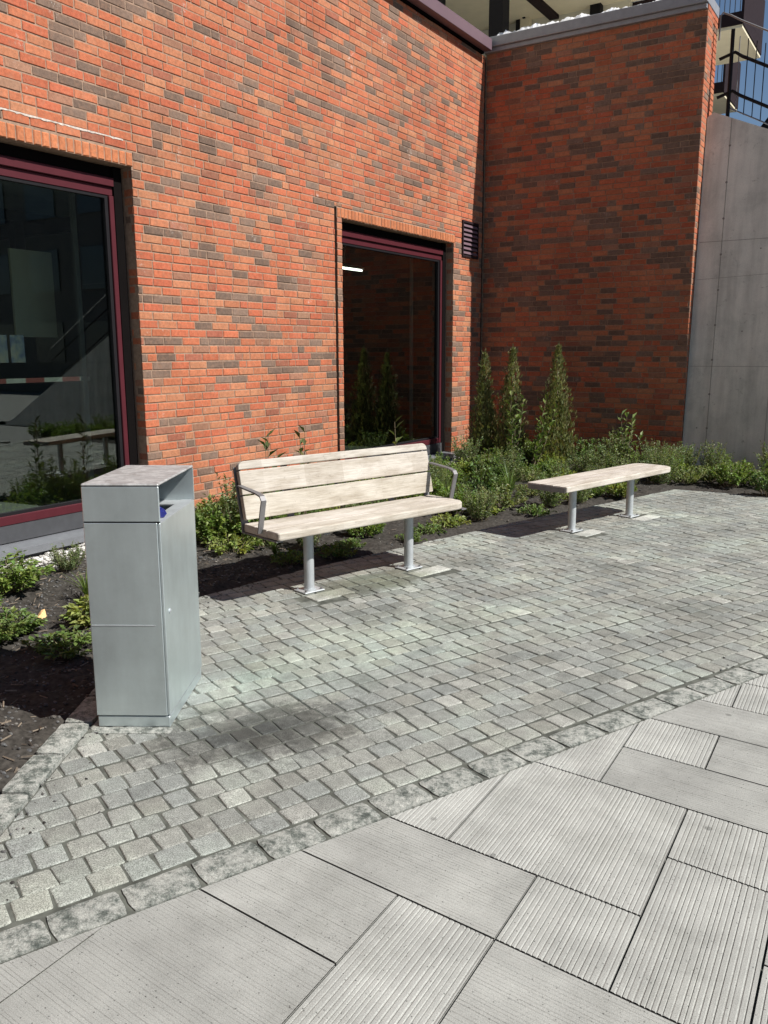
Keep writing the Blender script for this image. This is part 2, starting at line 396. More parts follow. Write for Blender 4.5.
# plates of pale concrete round the bench legs lie in the sett field
PLATES = []
for (cx, cy, yaw, s, dl) in ((-3.138, 4.932, 73.35, .473, .238), (-2.285, 7.847, 75.8, .505, .249)):
    a = RAD(yaw); u = (math.cos(a), math.sin(a)); nn = (u[1], -u[0])
    for sg in (-1, 1):
        def P(du, dn): return (cx+u[0]*(sg*s+du)+nn[0]*(-dl+dn), cy+u[1]*(sg*s+du)+nn[1]*(-dl+dn))
        PLATES.append(([P(-.11, .24), P(.22, .24), P(.22, .10), P(-.11, .10)][::-1], u, nn))
PLH = [halfplanes(p if area(p) > 0 else p[::-1]) for p, _, _ in PLATES]
for r in range(0, 60):
    off = (r+.5)*pitch
    t = -1.0 + random.random()*.1
    wob = random.random()*10
    while t < 12.2:
        L = random.gauss(.107, .006); L = max(.088, min(.128, L))
        if random.random() < .02: L *= 1.3
        w = pitch - random.uniform(.005, .009)
        d = .006*math.sin(t*2.1+wob)
        cn = []; poly = []
        for (du, dv) in ((0, -.5), (1, -.5), (1, .5), (0, .5)):
            cn.append((t + du*L + random.gauss(0, .0032), off + dv*w + d + random.gauss(0, .0017)))
        for k in range(4):
            (a, q), (a0_, q0_), (a1_, q1_) = cn[k], cn[k-1], cn[(k+1) % 4]
            for (aa, qq, ll) in ((a0_, q0_, random.uniform(.025, .09)), (a1_, q1_, random.uniform(.025, .09))):
                A_, Q_ = a+(aa-a)*ll, q+(qq-q)*ll
                poly.append((org[0]+rd[0]*A_+rn[0]*Q_, org[1]+rd[1]*A_+rn[1]*Q_))
        c0 = (sum(p[0] for p in poly)/8, sum(p[1] for p in poly)/8)
        if -4.6 < c0[0] < 2.4 and c0[1] > .5:
            if area(poly) < 0: poly = poly[::-1]
            if inside(c0, HP, -.1) and not any(inside(c0, h, -.035) for h in PLH):
                for a, b_, c_ in HP: poly = clip(poly, a, b_, c_-.004) if poly else poly
                if poly: add_sett(poly, sett_tone())
        t += L + random.uniform(.004, .009)
for p, _, _ in PLATES:
    q = p if area(p) > 0 else p[::-1]
    k = random.uniform(.46, .52); add_sett(q, (k, k, k*.95), .002)
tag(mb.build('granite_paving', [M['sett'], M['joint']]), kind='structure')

# ---- rough granite border stones: between setts and slabs, and along the bed
def rough_stone(mb, o, u, L, W, z=.004):
    v = (-u[1], u[0]); nx, ny = 9, 6
    sd = random.random()*50; grid = []
    for j in range(ny):
        row = []
        for i in range(nx):
            a, q = i/(nx-1), j/(ny-1)
            ed = min(a, 1-a, )*L; eq = min(q, 1-q)*W; e = min(ed, eq)
            da = noise.noise((a*3+sd, q*3, 1.3))*.005*(1 if ed < .001 else .3)
            dq = noise.noise((a*3, q*3+sd, 7.7))*.006*(1 if eq < .001 else .3)
            corner = .005 if (ed < .001 and eq < .001) else 0
            aa = a*L+da+(corner if a < .5 else -corner); qq = q*W+dq+(corner if q < .5 else -corner)*.7
            h = z + noise.noise((a*L*16+sd, q*W*16, 2.2))*.003 + noise.noise((a*L*45+sd, q*W*45, 4.2))*.002 - (.004 if e < .001 else 0)
            row.append((o[0]+u[0]*aa+v[0]*qq, o[1]+u[1]*aa+v[1]*qq, h))
        grid.append(row)
    vs = [p for r in grid for p in r]; fs = []
    for j in range(ny-1):
        for i in range(nx-1): fs.append((j*nx+i, j*nx+i+1, (j+1)*nx+i+1, (j+1)*nx+i))
    mb.raw(vs, fs, 0, (1, 1, 1), True)
    per = [grid[0][i] for i in range(nx)] + [grid[j][-1] for j in range(1, ny)] + [grid[-1][i] for i in range(nx-2, -1, -1)] + [grid[j][0] for j in range(ny-2, 0, -1)]
    for i in range(len(per)):
        p, q = per[i], per[(i+1) % len(per)]
        mb.face([(p[0], p[1], -.06), (q[0], q[1], -.06), q, p])
mb = MB()
a0, a1 = kerb_pt(-3, .150), kerb_pt(-3, 0); b0, b1 = kerb_pt(12.5, .150), kerb_pt(12.5, 0)
mb.face([(*a1, -.0045), (*b1, -.0045), (*b0, -.0045), (*a0, -.0045)], 1)
t = -2.865
while t < 12.3:
    L = random.uniform(.205, .232)
    rough_stone(mb, kerb_pt(t+.01, .003), KD, L, .140-random.random()*.012)
    t += L + random.uniform(.010, .022)
tag(mb.build('granite_kerb', [M['kerb'], M['joint']]), kind='structure')
mb = MB()
eu = (-.515, .857); ev = (-.857, -.515)          # along the bed edging / towards the bed
t = -1.6; eo = (-2.57, 1.55)
while t < 2.9:
    L = random.uniform(.20, .30)
    o = (eo[0]+eu[0]*t+ev[0]*.006, eo[1]+eu[1]*t+ev[1]*.006)
    if kerb_pt(0, 0) and (o[0]-KO[0])*KN[0]+(o[1]-KO[1])*KN[1] < -.16:
        rough_stone(mb, o, eu, L, .125, .012)
    t += L + .018
tag(mb.build('bed_edging', M['kerb']), kind='structure')

# ---- ribbed concrete slabs
SU = (math.cos(RAD(-4.2)), math.sin(RAD(-4.2))); SV = (math.cos(RAD(92)), math.sin(RAD(92)))
def W2(p, q): return (SU[0]*p+SV[0]*q, SU[1]*p+SV[1]*q)
PX = lambda i: -1.832+.3385*i
QY = lambda j: 1.57+.3455*j
# kerb line as a half plane in (p,q)
det = SU[0]*SV[1]-SU[1]*SV[0]
def PQ(x, y): return ((x*SV[1]-y*SV[0])/det, (SU[0]*y-SU[1]*x)/det)
k0, k1 = PQ(*kerb_pt(0, -.006)), PQ(*kerb_pt(5, -.006))
dx, dy = k1[0]-k0[0], k1[1]-k0[1]; Lk = math.hypot(dx, dy); ka, kb = -dy/Lk, dx/Lk; kc = ka*k0[0]+kb*k0[1]
mb = MB()
def ribbed(poly, coarse, along_q):
    """poly in (p,q); ribs run along q (or p)"""
    k = random.uniform(.345, .385) if coarse else random.uniform(.32, .355)
    tone = (k*.985, k, k*.945)
    ax = 0 if along_q else 1
    lo = min(p[ax] for p in poly); hi = max(p[ax] for p in poly)
    prof = []; x = lo
    while x < hi:
        if coarse:
            w = random.uniform(.006, .013); g = random.uniform(.004, .0065); d = random.uniform(.0014, .0032)
        else:
            w = random.uniform(.005, .011); g = random.uniform(.003, .005); d = random.uniform(.0006, .0016)
        e = g*.5
        prof += [(x, 0), (x+w, random.uniform(-.0006, .0002)), (x+w+e, -d), (x+w+e+g*.25, -d)]
        x += w+2*e+g*.25
    prof.append((x, 0))
    for (x0, z0), (x1, z1) in zip(prof, prof[1:]):
        pl = clip(clip(poly, *((1, 0) if ax == 0 else (0, 1)), x1), *((-1, 0) if ax == 0 else (0, -1)), -x0)
        if len(pl) < 3 or abs(area(pl)) < 1e-7: continue
        pts = []
        for p in pl:
            s = (p[ax]-x0)/(x1-x0); X, Y = W2(*p); pts.append((X, Y, z0+(z1-z0)*s))
        mb.face(pts, 0, tone)
    n = len(poly)
    for i in range(n):
        p, q = W2(*poly[i]), W2(*poly[(i+1) % n])
        mb.face([(*p, -.05), (*q, -.05), (*q, -.0035), (*p, -.0035)], 0, tone)
MAP = [ # i0,i1,j0,j1,coarse,ribs along q
 (2,4,2,4,1,1), (-1,3,1,2,0,0), (3,4,1,2,1,1), (-1,2,0,1,0,0), (2,3,-2,1,1,1), (0,2,-2,0,0,0), (-2,0,-2,0,0,0),
 (3,5,-1,1,0,0), (4,5,1,3,1,1), (4,6,3,4,1,1), (3,6,4,5,0,0), (1,3,4,6,1,1), (3,4,5,6,1,1), (4,6,5,6,0,0), (2,6,6,7,0,0),
 (3,4,7,9,1,1), (4,6,7,8,1,1), (0,2,2,4,1,1), (5,7,0,2,1,1), (5,7,2,3,0,0)]
occ = set()
for (i0, i1, j0, j1, *_ ) in MAP:
    for i in range(i0, i1):
        for j in range(j0, j1): occ.add((i, j))
full = list(MAP)
for j in range(-9, 22):
    for i in range(-6, 16):
        if (i, j) in occ: continue
        w, h = random.choice([(1, 1), (2, 1), (3, 1), (1, 2), (2, 2), (1, 3)])
        while any((i+a, j+c) in occ for a in range(w) for c in range(h)):
            if w > h: w -= 1
            elif h > 1: h -= 1
            else: w -= 1
        for a in range(w):
            for c in range(h): occ.add((i+a, j+c))
        co = random.random() < .5; full.append((i, i+w, j, j+h, co, 1 if co else 0))
G = .0035
for (i0, i1, j0, j1, co, aq) in full:
    p0, p1, q0, q1 = PX(i0)+G, PX(i1)-G, QY(j0)+G, QY(j1)-G
    poly = clip([(p0, q0), (p1, q0), (p1, q1), (p0, q1)], ka, kb, kc)
    if len(poly) >= 3 and abs(area(poly)) > .002: ribbed(poly, co, aq)
a = [W2(-4, -1.8), W2(4.2, -1.8), W2(4.2, 9.5), W2(-4, 9.5)]
base = clip(a, -KN[0], -KN[1], -(KN[0]*KO[0]+KN[1]*KO[1]))
mb.face([(*p, -.016) for p in base], 1)
tag(mb.build('slab_paving', [M['slab'], M['joint']]), kind='structure')

# ---- planting bed soil
mb = MB(); st = .07
st = .045
x0, y0, nx, ny = AX+.0, -3.0, int(14/st), int(15.62/st)
def soil_h(x, y):
    h = .022*noise.noise((x*1.7, y*1.7, 0)) + .028*noise.noise((x*7, y*7, 3)) + .022*noise.noise((x*19, y*19, 5)) - .012
    return h
vid = {}; vs = []; fs = []
def in_bed(x, y):
    if (x-KO[0])*KN[0]+(y-KO[1])*KN[1] > -.15: return False
    return not inside((x, y), HP, .10)
for j in range(ny):
    for i in range(nx):
        q = [(i, j), (i+1, j), (i+1, j+1), (i, j+1)]
        if not in_bed(x0+(i+.5)*st, y0+(j+.5)*st): continue
        f = []
        for c in q:
            if c not in vid:
                X, Y = x0+c[0]*st, y0+c[1]*st
                Z = soil_h(X, Y)
                m_ = max(a*X+b_*Y-c_ for a, b_, c_ in HP)      # >0 outside the paving
                if m_ < .13: Z = Z*max(0, m_/.13) - .024 - (.02 if m_ < 0 else 0)
                vid[c] = len(vs); vs.append((X, Y, Z))
            f.append(vid[c])
        fs.append(tuple(f))
mb.raw(vs, fs, 0, (1, 1, 1), True)
tag(mb.build('bed_soil', M['soil']), kind='structure')

def pebble(mb, x, y, z, r, col):
    ph = random.random()*6.28; sx, sy, sz = random.uniform(.8, 1.3), random.uniform(.7, 1), random.uniform(.5, .8)
    vs = []
    for k in range(5):
        t = ph+k*1.2566; vs.append((x+r*sx*math.cos(t), y+r*sy*math.sin(t), z))
    vs.append((x+r*.2*random.uniform(-1, 1), y, z+r*sz)); 
    for k in range(5):
        t = ph+.6+k*1.2566; vs.append((x+r*.7*sx*math.cos(t), y+r*.7*sy*math.sin(t), z+r*sz*.75))
    fs = []
    for k in range(5):
        n_ = (k+1) % 5
        fs += [(k, n_, 6+k), (n_, 6+n_, 6+k), (6+k, 6+n_, 5)]
    mb.raw(vs, fs, 0, col)
mb = MB()
for _ in range(5200):
    y = random.uniform(2.0, 12.4); x = AX+.06+abs(random.gauss(0, .16))
    if x > AX+.5: continue
    k = random.uniform(.35, .7); pebble(mb, x, y, soil_h(x, y)-.002, random.uniform(.012, .024), (k, k*.97, k*.92))
tag(mb.build('white_pebbles', M['chip']), 'strip of pale pebbles along the foot of the sunny brick wall', 'pebbles', kind='stuff')
mb = MB(); cnt = 0
while cnt < 9000:
    x, y = (random.uniform(-6, -2.2), random.uniform(.9, 5)) if cnt < 6500 else (random.uniform(-6, 0), random.uniform(4, 12.5))
    on = inside((x, y), HP, .0) and not inside((x, y), HP, random.expovariate(14))
    if not on and (not in_bed(x, y) or inside((x, y), HP, -.13)): continue
    cnt += 1
    k = random.choice([.03, .05, .07, .09, .09, .12, .14, .18]); w = random.uniform(-.15, .3)
    r = random.uniform(.004, .011) if k > .1 else random.uniform(.006, .016)
    pebble(mb, x, y, .0005 if on else soil_h(x, y)-.002, r*(.55 if on else 1), (k*(1+.3*w), k, k*(1-.4*w)))
for _ in range(2600):            # bark slivers and twigs
    x, y = (random.uniform(-6, -2.2), random.uniform(.9, 5.5)) if random.random() < .7 else (random.uniform(-6, 0), random.uniform(4, 12.5))
    if not in_bed(x, y) or inside((x, y), HP, -.13): continue
    L_, w_, t, z = random.uniform(.015, .07), random.uniform(.003, .011), random.random()*6.283, soil_h(x, y)+random.uniform(.002, .014)
    k = random.uniform(.04, .17); c = (k*1.25, k, k*.75); dx, dy, dz = math.cos(t)*L_/2, math.sin(t)*L_/2, random.uniform(-.008, .008); px_, py_ = -math.sin(t)*w_/2, math.cos(t)*w_/2
    mb.face([(x-dx-px_, y-dy-py_, z-dz), (x+dx-px_, y+dy-py_, z+dz), (x+dx, y+dy, z+dz+w_*.6), (x-dx, y-dy, z-dz+w_*.6)], 0, c); mb.face([(x-dx, y-dy, z-dz+w_*.6), (x+dx, y+dy, z+dz+w_*.6), (x+dx+px_, y+dy+py_, z+dz), (x-dx+px_, y-dy+py_, z-dz)], 0, c)
tag(mb.build('bark_and_grit', M['chip']), 'dark bark crumbs and grit scattered over the planting bed soil', 'mulch', kind='stuff')

# ------------------------------------------------------------------ brick building
bld = thing('brick_building', (AX-.2, 6, 0), 'red and brown brick building with two dark windows and a plum roof edge', 'building')
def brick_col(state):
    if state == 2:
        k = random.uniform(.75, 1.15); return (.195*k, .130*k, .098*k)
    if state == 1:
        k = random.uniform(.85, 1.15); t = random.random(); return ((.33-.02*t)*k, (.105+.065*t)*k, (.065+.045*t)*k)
    r = random.random(); k = random.uniform(.88, 1.08); t = random.random()
    a, c = (.46, .125, .058), ((.45, .175, .088) if r < .55 else (.44, .105, .052))
    return tuple((p*(1-t)+q*t)*k*m for p, q, m in zip(a, c, (1.0, 1.12, 1.2)))
def brick_face(mb, P, u0, u1, z0, z1, col, d=.006, bev=.004, out=0.0):
    """P(u, z, depth) maps to world; depth > 0 goes into the wall"""
    j = random.uniform(-.0025, .0025) + out
    if u1-u0 < .012 or z1-z0 < .012: return
    r_ = lambda: random.uniform(-.0018, .0026)
    f = [P(u0+bev+r_(), z0+bev+r_(), j), P(u1-bev-r_(), z0+bev+r_(), j), P(u1-bev-r_(), z1-bev-r_(), j), P(u0+bev+r_(), z1-bev-r_(), j)]
    e = [P(u0-r_()*.6, z0-r_()*.6, j+bev), P(u1+r_()*.6, z0-r_()*.6, j+bev), P(u1+r_()*.6, z1+r_()*.6, j+bev), P(u0-r_()*.6, z1+r_()*.6, j+bev)]
    g = [P(u0, z0, d+.012), P(u1, z0, d+.012), P(u1, z1, d+.012), P(u0, z1, d+.012)]
    mb.face(f, 0, col)
    for i in range(4):
        n_ = (i+1) % 4
        mb.face([e[i], e[n_], f[n_], f[i]], 0, col); mb.face([g[i], g[n_], e[n_], e[i]], 0, col)
def brickwork(mb, P, ua, ub, za, zb, holes=(), ref=3.245, darkp=.105):
    H = .0765; j = .0115
    r0 = int(math.floor((za-ref)/H)); r1 = int(math.ceil((zb-ref)/H))
    prev = {}
    for r in range(r0, r1):
        zl, zh = max(za, ref+r*H), min(zb, ref+(r+1)*H-j)
        if zh-zl < .015: continue
        # full row minus holes
        iv = [(ua, ub, zl, zh)]
        for (h0, h1, g0, g1) in holes:
            nv = []
            for (s, e, a, c) in iv:
                if h1 <= s or h0 >= e or g1 <= a or g0 >= c: nv.append((s, e, a, c)); continue
                if s < h0: nv.append((s, h0-j*.0, a, c))
                if h1 < e: nv.append((h1, e, a, c))
                ms, me = max(s, h0), min(e, h1)
                if a < g0-.014: nv.append((ms, me, a, g0-.004))
                if c > g1+.014: nv.append((ms, me, g1+.008, c))
            iv = nv
        state = 0
        off = random.random()*.24
        for (s, e, a, c) in sorted(iv):
            x = s - (off if s == ua else random.random()*.2)
            while x < e:
                L = .228 if random.random() < .8 else .108
                rr = random.random()
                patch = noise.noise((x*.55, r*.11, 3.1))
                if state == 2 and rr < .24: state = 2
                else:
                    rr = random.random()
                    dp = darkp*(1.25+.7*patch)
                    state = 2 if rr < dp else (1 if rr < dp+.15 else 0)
                lo, hi = max(x, s), min(x+L, e)
                if e-hi < .03: hi = e
                if hi-lo > .02: brick_face(mb, P, lo, hi, a, c, brick_col(state))
                x += L + j
def soldier(mb, P, ua, ub, za, zb):
    n = max(1, round((ub-ua)/.0765)); w = (ub-ua)/n
    for i in range(n):
        k = random.uniform(.9, 1.12); c = (.47*k, .165*k, .075*k)
        brick_face(mb, P, ua+i*w+.005, ua+(i+1)*w-.005, za, zb, c, bev=.007, out=-.003)
def backing(mb, P, ua, ub, za, zb, holes, thick=.34, d=.006):
    us = sorted({ua, ub, *[h[0] for h in holes], *[h[1] for h in holes]}); zs = sorted({za, zb, *[h[2] for h in holes], *[h[3] for h in holes]})
    us = [u for u in us if ua <= u <= ub]; zs = [z for z in zs if za <= z <= zb]
    solid = lambda u, z: not any(h[0] < u < h[1] and h[2] < z < h[3] for h in holes)
    for i in range(len(us)-1):
        for k in range(len(zs)-1):
            u0, u1, z0, z1 = us[i], us[i+1], zs[k], zs[k+1]
            if not solid((u0+u1)/2, (z0+z1)/2): continue
            f = lambda u, z, dd: P(u, z, dd)
            mb.face([f(u0, z0, d), f(u1, z0, d), f(u1, z1, d), f(u0, z1, d)], 1)
            mb.face([f(u0, z0, thick), f(u0, z1, thick), f(u1, z1, thick), f(u1, z0, thick)], 1)
            for (a, c, uu, zz) in (((u0, z0), (u1, z0), (u0+u1)/2, z0-1e-4), ((u0, z1), (u1, z1), (u0+u1)/2, z1+1e-4), ((u0, z0), (u0, z1), u0-1e-4, (z0+z1)/2), ((u1, z0), (u1, z1), u1+1e-4, (z0+z1)/2)):
                if (uu < ua or uu > ub or zz < za or zz > zb) or not solid(uu, zz):
                    mb.face([f(*a, d), f(*c, d), f(*c, thick), f(*a, thick)], 1)
PA = lambda u, z, d: (AX-d, u, z)
PB = lambda u, z, d: (u, BY+d, z)
PE = lambda u, z, d: (BX1-d, u, z)
W1 = dict(y0=2.05, y1=5.505, top=3.262, fy1=5.40)
W2_ = dict(y0=8.74, y1=11.635, top=3.224, fy1=11.53)
SLOT = (8.585, 8.64, .09, 3.345)
holesA = [(W1['y0'], W1['y1'], .0, W1['top']), (W2_['y0'], W2_['y1'], .0, W2_['top']), SLOT]
mb = MB()
YA0, YA1, ZT = -6.0, BY-.035, 6.04
backing(mb, PA, YA0, BY+.25, .02, ZT, holesA)
sold = [(W1['y0']-.08, W1['y1']+.02, W1['top'], W1['top']+.118), (8.64, W2_['y1']+.035, W2_['top'], W2_['top']+.118)]
brickwork(mb, PA, YA0, YA1, .10, ZT, holesA + sold)
for s in sold: soldier(mb, PA, s[0]+.002, s[1]-.002, s[2]+.002, s[3]-.006)
# jamb bricks, one half brick deep, on both sides of each opening
for w in (W1, W2_):
    for y, sg in ((w['y1'], -1), (w['y0'], 1)):
        PJ = lambda u, z, d, y=y, sg=sg: (AX-u, y-sg*d, z)
        brickwork(mb, PJ, .012, .118, .10, w['top'], (), 3.245)
wallA = mb.build('wall', [M['brick'], M['mortar']], bld)
tag(wallA, 'long sunlit orange brick wall with scattered dark bricks')
pieces('movement_joint', M['void'], wallA, [((AX-.30, SLOT[0]+.001, SLOT[2]), (AX-.06, SLOT[1]-.001, SLOT[3])), ((AX-.03, BY-.034, .1), (AX-.004, BY-.004, 6.0))])
mb = MB()
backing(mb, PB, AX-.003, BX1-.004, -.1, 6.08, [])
brickwork(mb, PB, AX+.016, BX1, -.05, 6.08, (), 3.245, .18)  # same brick, more dark ones: part of this wall's shade is painted in
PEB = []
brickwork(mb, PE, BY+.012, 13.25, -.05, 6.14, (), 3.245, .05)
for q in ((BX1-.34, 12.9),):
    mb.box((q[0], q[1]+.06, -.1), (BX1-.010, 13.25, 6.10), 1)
wallB = mb.build('wall', [M['brick'], M['mortar']], bld); tag(wallB, 'shaded end wall, brick darkened to stand for shade, meeting the sunlit wall')

# white lime that ran along one bed joint above the large window
mb = MB(); zj = 3.245+3*.0765-.006
y = 3.2; h1 = .006
while y < 5.42:
    L_ = random.uniform(.015, .05); h0 = h1 if y > 3.25 else .006; h1 = random.uniform(.001, .013)
    mb.face([(AX+.0042, y, zj-h0), (AX+.0042, y+L_, zj-h1), (AX+.0042, y+L_, zj+.006), (AX+.0042, y, zj+.006)])
    y += L_
mb.build('lime_streak', M['lime'], wallA)
# base flashing, sills, panels under the windows
pieces('base_flashing', M['flash_dark'], bld, [((AX-.02, a, -.03), (AX+.028, c, .092)) for a, c in ((W1['y1']+.005, W2_['y0']-.005), (W2_['y1']+.005, BY-.06), (-6.0, W1['y0']-.005))], bev=.006)

def window(w, lab, seedcol):
    y0, y1, top, fy1 = w['y0'], w['y1'], w['top'], w['fy1']; fy0 = y0+.10
    fr = MB()
    fb, ft, fx = .25, top-.10, AX-.135          # frame front plane
    # bottom rail, head (two steps), jambs
    fr.box((fx-.07, fy0, fb), (fx, fy1, fb+.075), bev=.004)
    fr.box((fx-.07, fy0, ft-.075), (fx+.012, fy1, ft), bev=.004)
    fr.box((fx-.07, fy0, ft-.15), (fx-.014, fy1, ft-.077), bev=.004)
    fr.box((fx-.07, fy1-.05, fb+.077), (fx, fy1, ft-.152), bev=.004)
    fr.box((fx-.07, fy0, fb+.077), (fx, fy0+.05, ft-.152), bev=.004)
    mid = (fy0+fy1)/2 if y1-y0 > 4 else None
    f = fr.build('window_frame', M['maroon'], bld); tag(f, lab)
    pieces('gasket', M['black'], f, [((fx-.062, lo[0], lo[1]), (fx-.022, hi[0], hi[1])) for lo, hi in (((fy0+.05, fb+.075), (fy1-.05, fb+.10)), ((fy0+.05, ft-.175), (fy1-.05, ft-.152)), ((fy1-.085, fb+.10), (fy1-.052, ft-.175)), ((fy0+.052, fb+.10), (fy0+.085, ft-.175)))])
    g = MB(); g.box((fx-.056, fy0+.06, fb+.08), (fx-.05, fy1-.06, ft-.155)); g.build('glass_pane', M['glass'], f)
    # black paint beside the frame; strip above painted as lintel shadow; dark lining behind
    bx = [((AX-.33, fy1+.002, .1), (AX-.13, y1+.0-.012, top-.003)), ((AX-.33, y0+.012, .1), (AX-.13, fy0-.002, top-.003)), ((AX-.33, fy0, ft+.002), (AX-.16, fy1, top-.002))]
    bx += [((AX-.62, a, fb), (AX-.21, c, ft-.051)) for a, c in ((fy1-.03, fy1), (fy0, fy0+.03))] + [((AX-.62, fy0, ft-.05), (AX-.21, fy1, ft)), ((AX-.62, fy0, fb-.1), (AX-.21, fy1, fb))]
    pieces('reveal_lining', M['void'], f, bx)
    pieces('inner_trim', M['room'], f, [((AX-.66, fy1-.07, fb), (AX-.625, fy1-.02, ft)), ((AX-.66, fy0+.02, fb), (AX-.625, fy0+.07, ft))])
    s = MB()
    s.box((AX-.20, fy0, .11), (AX-.118, fy1, fb-.002)); f2 = s.build('spandrel', M['flash_dark'], f)
    s = MB()
    s.prism([(AX-.17, y0+.004, .105), (AX-.17, y0+.004, .075), (AX+.085, y0+.004, .045), (AX+.085, y0+.004, .082)][::-1], (0, y1-y0-.008, 0))
    s.box((AX+.079, y0+.004, .03), (AX+.091, y1-.004, .088)); s.build('sill', M['flash'], f)
    s = MB(); s.box((AX-.17, y0+.004, -.06), (AX+.05, y1-.004, .043)); s.build('sill_upstand', M['flash_dark'], f)
window(W1, 'large maroon framed window behind the litter bin', 0)
window(W2_, 'maroon framed window behind the backed bench', 1)

# vent grille
vt = MB(); vy0, vy1, vz0, vz1 = 11.885, 12.42, 3.055, 3.585
vt.box((AX-.02, vy0, vz0), (AX+.022, vy1, vz0+.03)); vt.box((AX-.02, vy0, vz1-.03), (AX+.022, vy1, vz1))
vt.box((AX-.02, vy0, vz0+.03), (AX+.022, vy0+.03, vz1-.03)); vt.box((AX-.02, vy1-.03, vz0+.03), (AX+.022, vy1, vz1-.03))
vt.box((AX-.02, vy0+.03, vz0+.03), (AX+.002, vy1-.03, vz1-.03))
v = vt.build('vent_grille', M['darkclad'], bld)
lv = MB()
for i in range(7):
    z = vz0+.055+i*.066
    lv.prism([(AX+.003, vy0+.032, z+.022), (AX+.020, vy0+.032, z-.012), (AX+.024, vy0+.032, z-.008), (AX+.007, vy0+.032, z+.028)], (0, vy1-vy0-.064, 0))
lv.build('louvres', M['plum'], v)

# roof edge, coping
mb = MB(); mb.box((AX-.25, -6.0, 6.075), (AX+.15, 12.50, 6.235), bev=.004); mb.box((AX-.25, -6.0, 6.046), (AX+.03, 12.48, 6.073), 1)  # second box: black strip painting the shadow under the roof edge
mb.build('roof_edge', [M['plum'], M['void']], bld)
mb = MB()
mb.box((AX-.02, BY-.075, 6.145), (BX1+.004, 13.26, 6.285), bev=.006); mb.box((AX-.02, BY-.04, 6.082), (BX1-.012, BY+.06, 6.143), bev=.004); mb.box((AX+.16, BY+.061, 6.03), (BX1-.05, 13.2, 6.143))
cp = mb.build('coping', M['coping'], bld)
mb = MB()                         # crumpled silvery strip along the coping
nx, ny = 150, 5; vs = []
for i in range(nx):
    for j in range(ny):
        x = AX+.18+(BX1-AX-.16)*i/(nx-1); a = j/(ny-1)
        vs.append((x, BY-.03+.22*a+.02*noise.noise((x*9, a*3, 1)), 6.292+.10*math.sin(a*2.6)*(.6+.6*noise.noise((x*7, a, 0)))+.03*noise.noise((x*28, a*6, 2))))
fs = [(i*ny+j, (i+1)*ny+j, (i+1)*ny+j+1, i*ny+j+1) for i in range(nx-1) for j in range(ny-1)]
mb.raw(vs, fs); mb.build('silvery_strip', M['foil'], cp)

# rooms behind the windows
def room(ya, yb, mats):
    mb = MB(); X1 = AX-.345
    mb.box((-13, ya, .05), (X1, yb, .14), 1); mb.box((-13, ya, 3.45), (X1, yb, 3.55), 2)
    mb.box((-13.2, ya, .14), (-13, yb, 3.45)); mb.box((-13, ya-.1, .05), (X1, ya, 3.55)); mb.box((-13, yb, .05), (X1, yb+.05, 3.55))
    return mb.build('interior_room', mats, bld)
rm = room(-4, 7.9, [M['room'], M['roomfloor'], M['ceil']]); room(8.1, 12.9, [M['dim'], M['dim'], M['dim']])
pieces('ceiling_beam', M['void'], rm, [((-9.2, -3, 3.14), (-9.05, 7.8, 3.26)), ((-12.8, 6.75, 3.05), (-6.9, 6.87, 3.2)), ((-9.18, 6.35, 2.75), (-9.06, 6.47, 3.14)), ((-12.5, 5.3, 2.8), (-9.06, 5.45, 2.92)), ((-11, -3, 3.3), (-10.6, 7.8, 3.44))])

# roofs, terrace and set-back upper storey
pieces('flat_roof', M['paledeck'], bld, [((-16, -6, 5.75), (AX-.35, BY+.3, 6.02))])
pieces('terrace_deck', M['paledeck'], bld, [((-16, BY+.32, 4.7), (BX1-.36, 21.9, 4.9))])
pieces('hidden_wall', M['farwall'], bld, [((-16, -6, -.1), (-15.7, BY, 5.74)), ((-15.69, -6.2, -.1), (AX-.35, -6.0, 5.74)), ((BX1-.36, 13.3, -.1), (BX1-.1, 21.9, 4.69))])
mb = MB()
mb.box((-7.4, -5, 6.02), (-7.15, 13.0, 9.4))                       # set-back facade above the sunny wall
up = mb.build('upper_storey', M['beige'], bld); pieces('glazed_facade', M['beige'], up, [((-14, 16.65, 4.9), (-5.2, 16.9, 8.2))])
pieces('mullion', M['black'], up, [((-7.14, y, 6.02), (-7.02, y+.11, 9.4)) for y in (1.0, 3.6, 6.2, 8.8, 11.2, 12.86)] + [((-6.44, 13.35, 4.9), (-6.20, 13.60, 9.4)), ((-7.86, 16.5, 4.9), (-7.66, 16.64, 8.2)), ((-7.38, 16.5, 4.9), (-7.30, 16.64, 8.2)), ((-5.9, 16.5, 4.9), (-5.7, 16.64, 8.2))])
mb = MB(); mb.box((-7.28, 16.48, 4.9), (-7.10, 16.62, 8.2)); mb.build('door_post', M['cream'], up)
mb = MB(); mb.box((-7.22, 16.44, 7.93), (-7.17, 16.475, 8.04)); mb.build('lamp_box', M['black'], up)
pieces('soffit', M['cream'], up, [((-6.55, 12.9, 7.92), (-3.5, 16.79, 8.0)), ((-14, 12.9, 7.95), (-6.75, 16.9, 8.05))])
pieces('soffit_beam', M['darkclad'], up, [((-6.74, 12.9, 7.86), (-6.56, 16.9, 8.1)), ((-6.55, 16.80, 7.84), (-3.5, 16.92, 7.915))])
mb = MB(); mb.box((-14, 12.9, 8.06), (-3.5, 16.9, 8.5)); mb.build('upper_floor_slab', M['darkclad'], up)
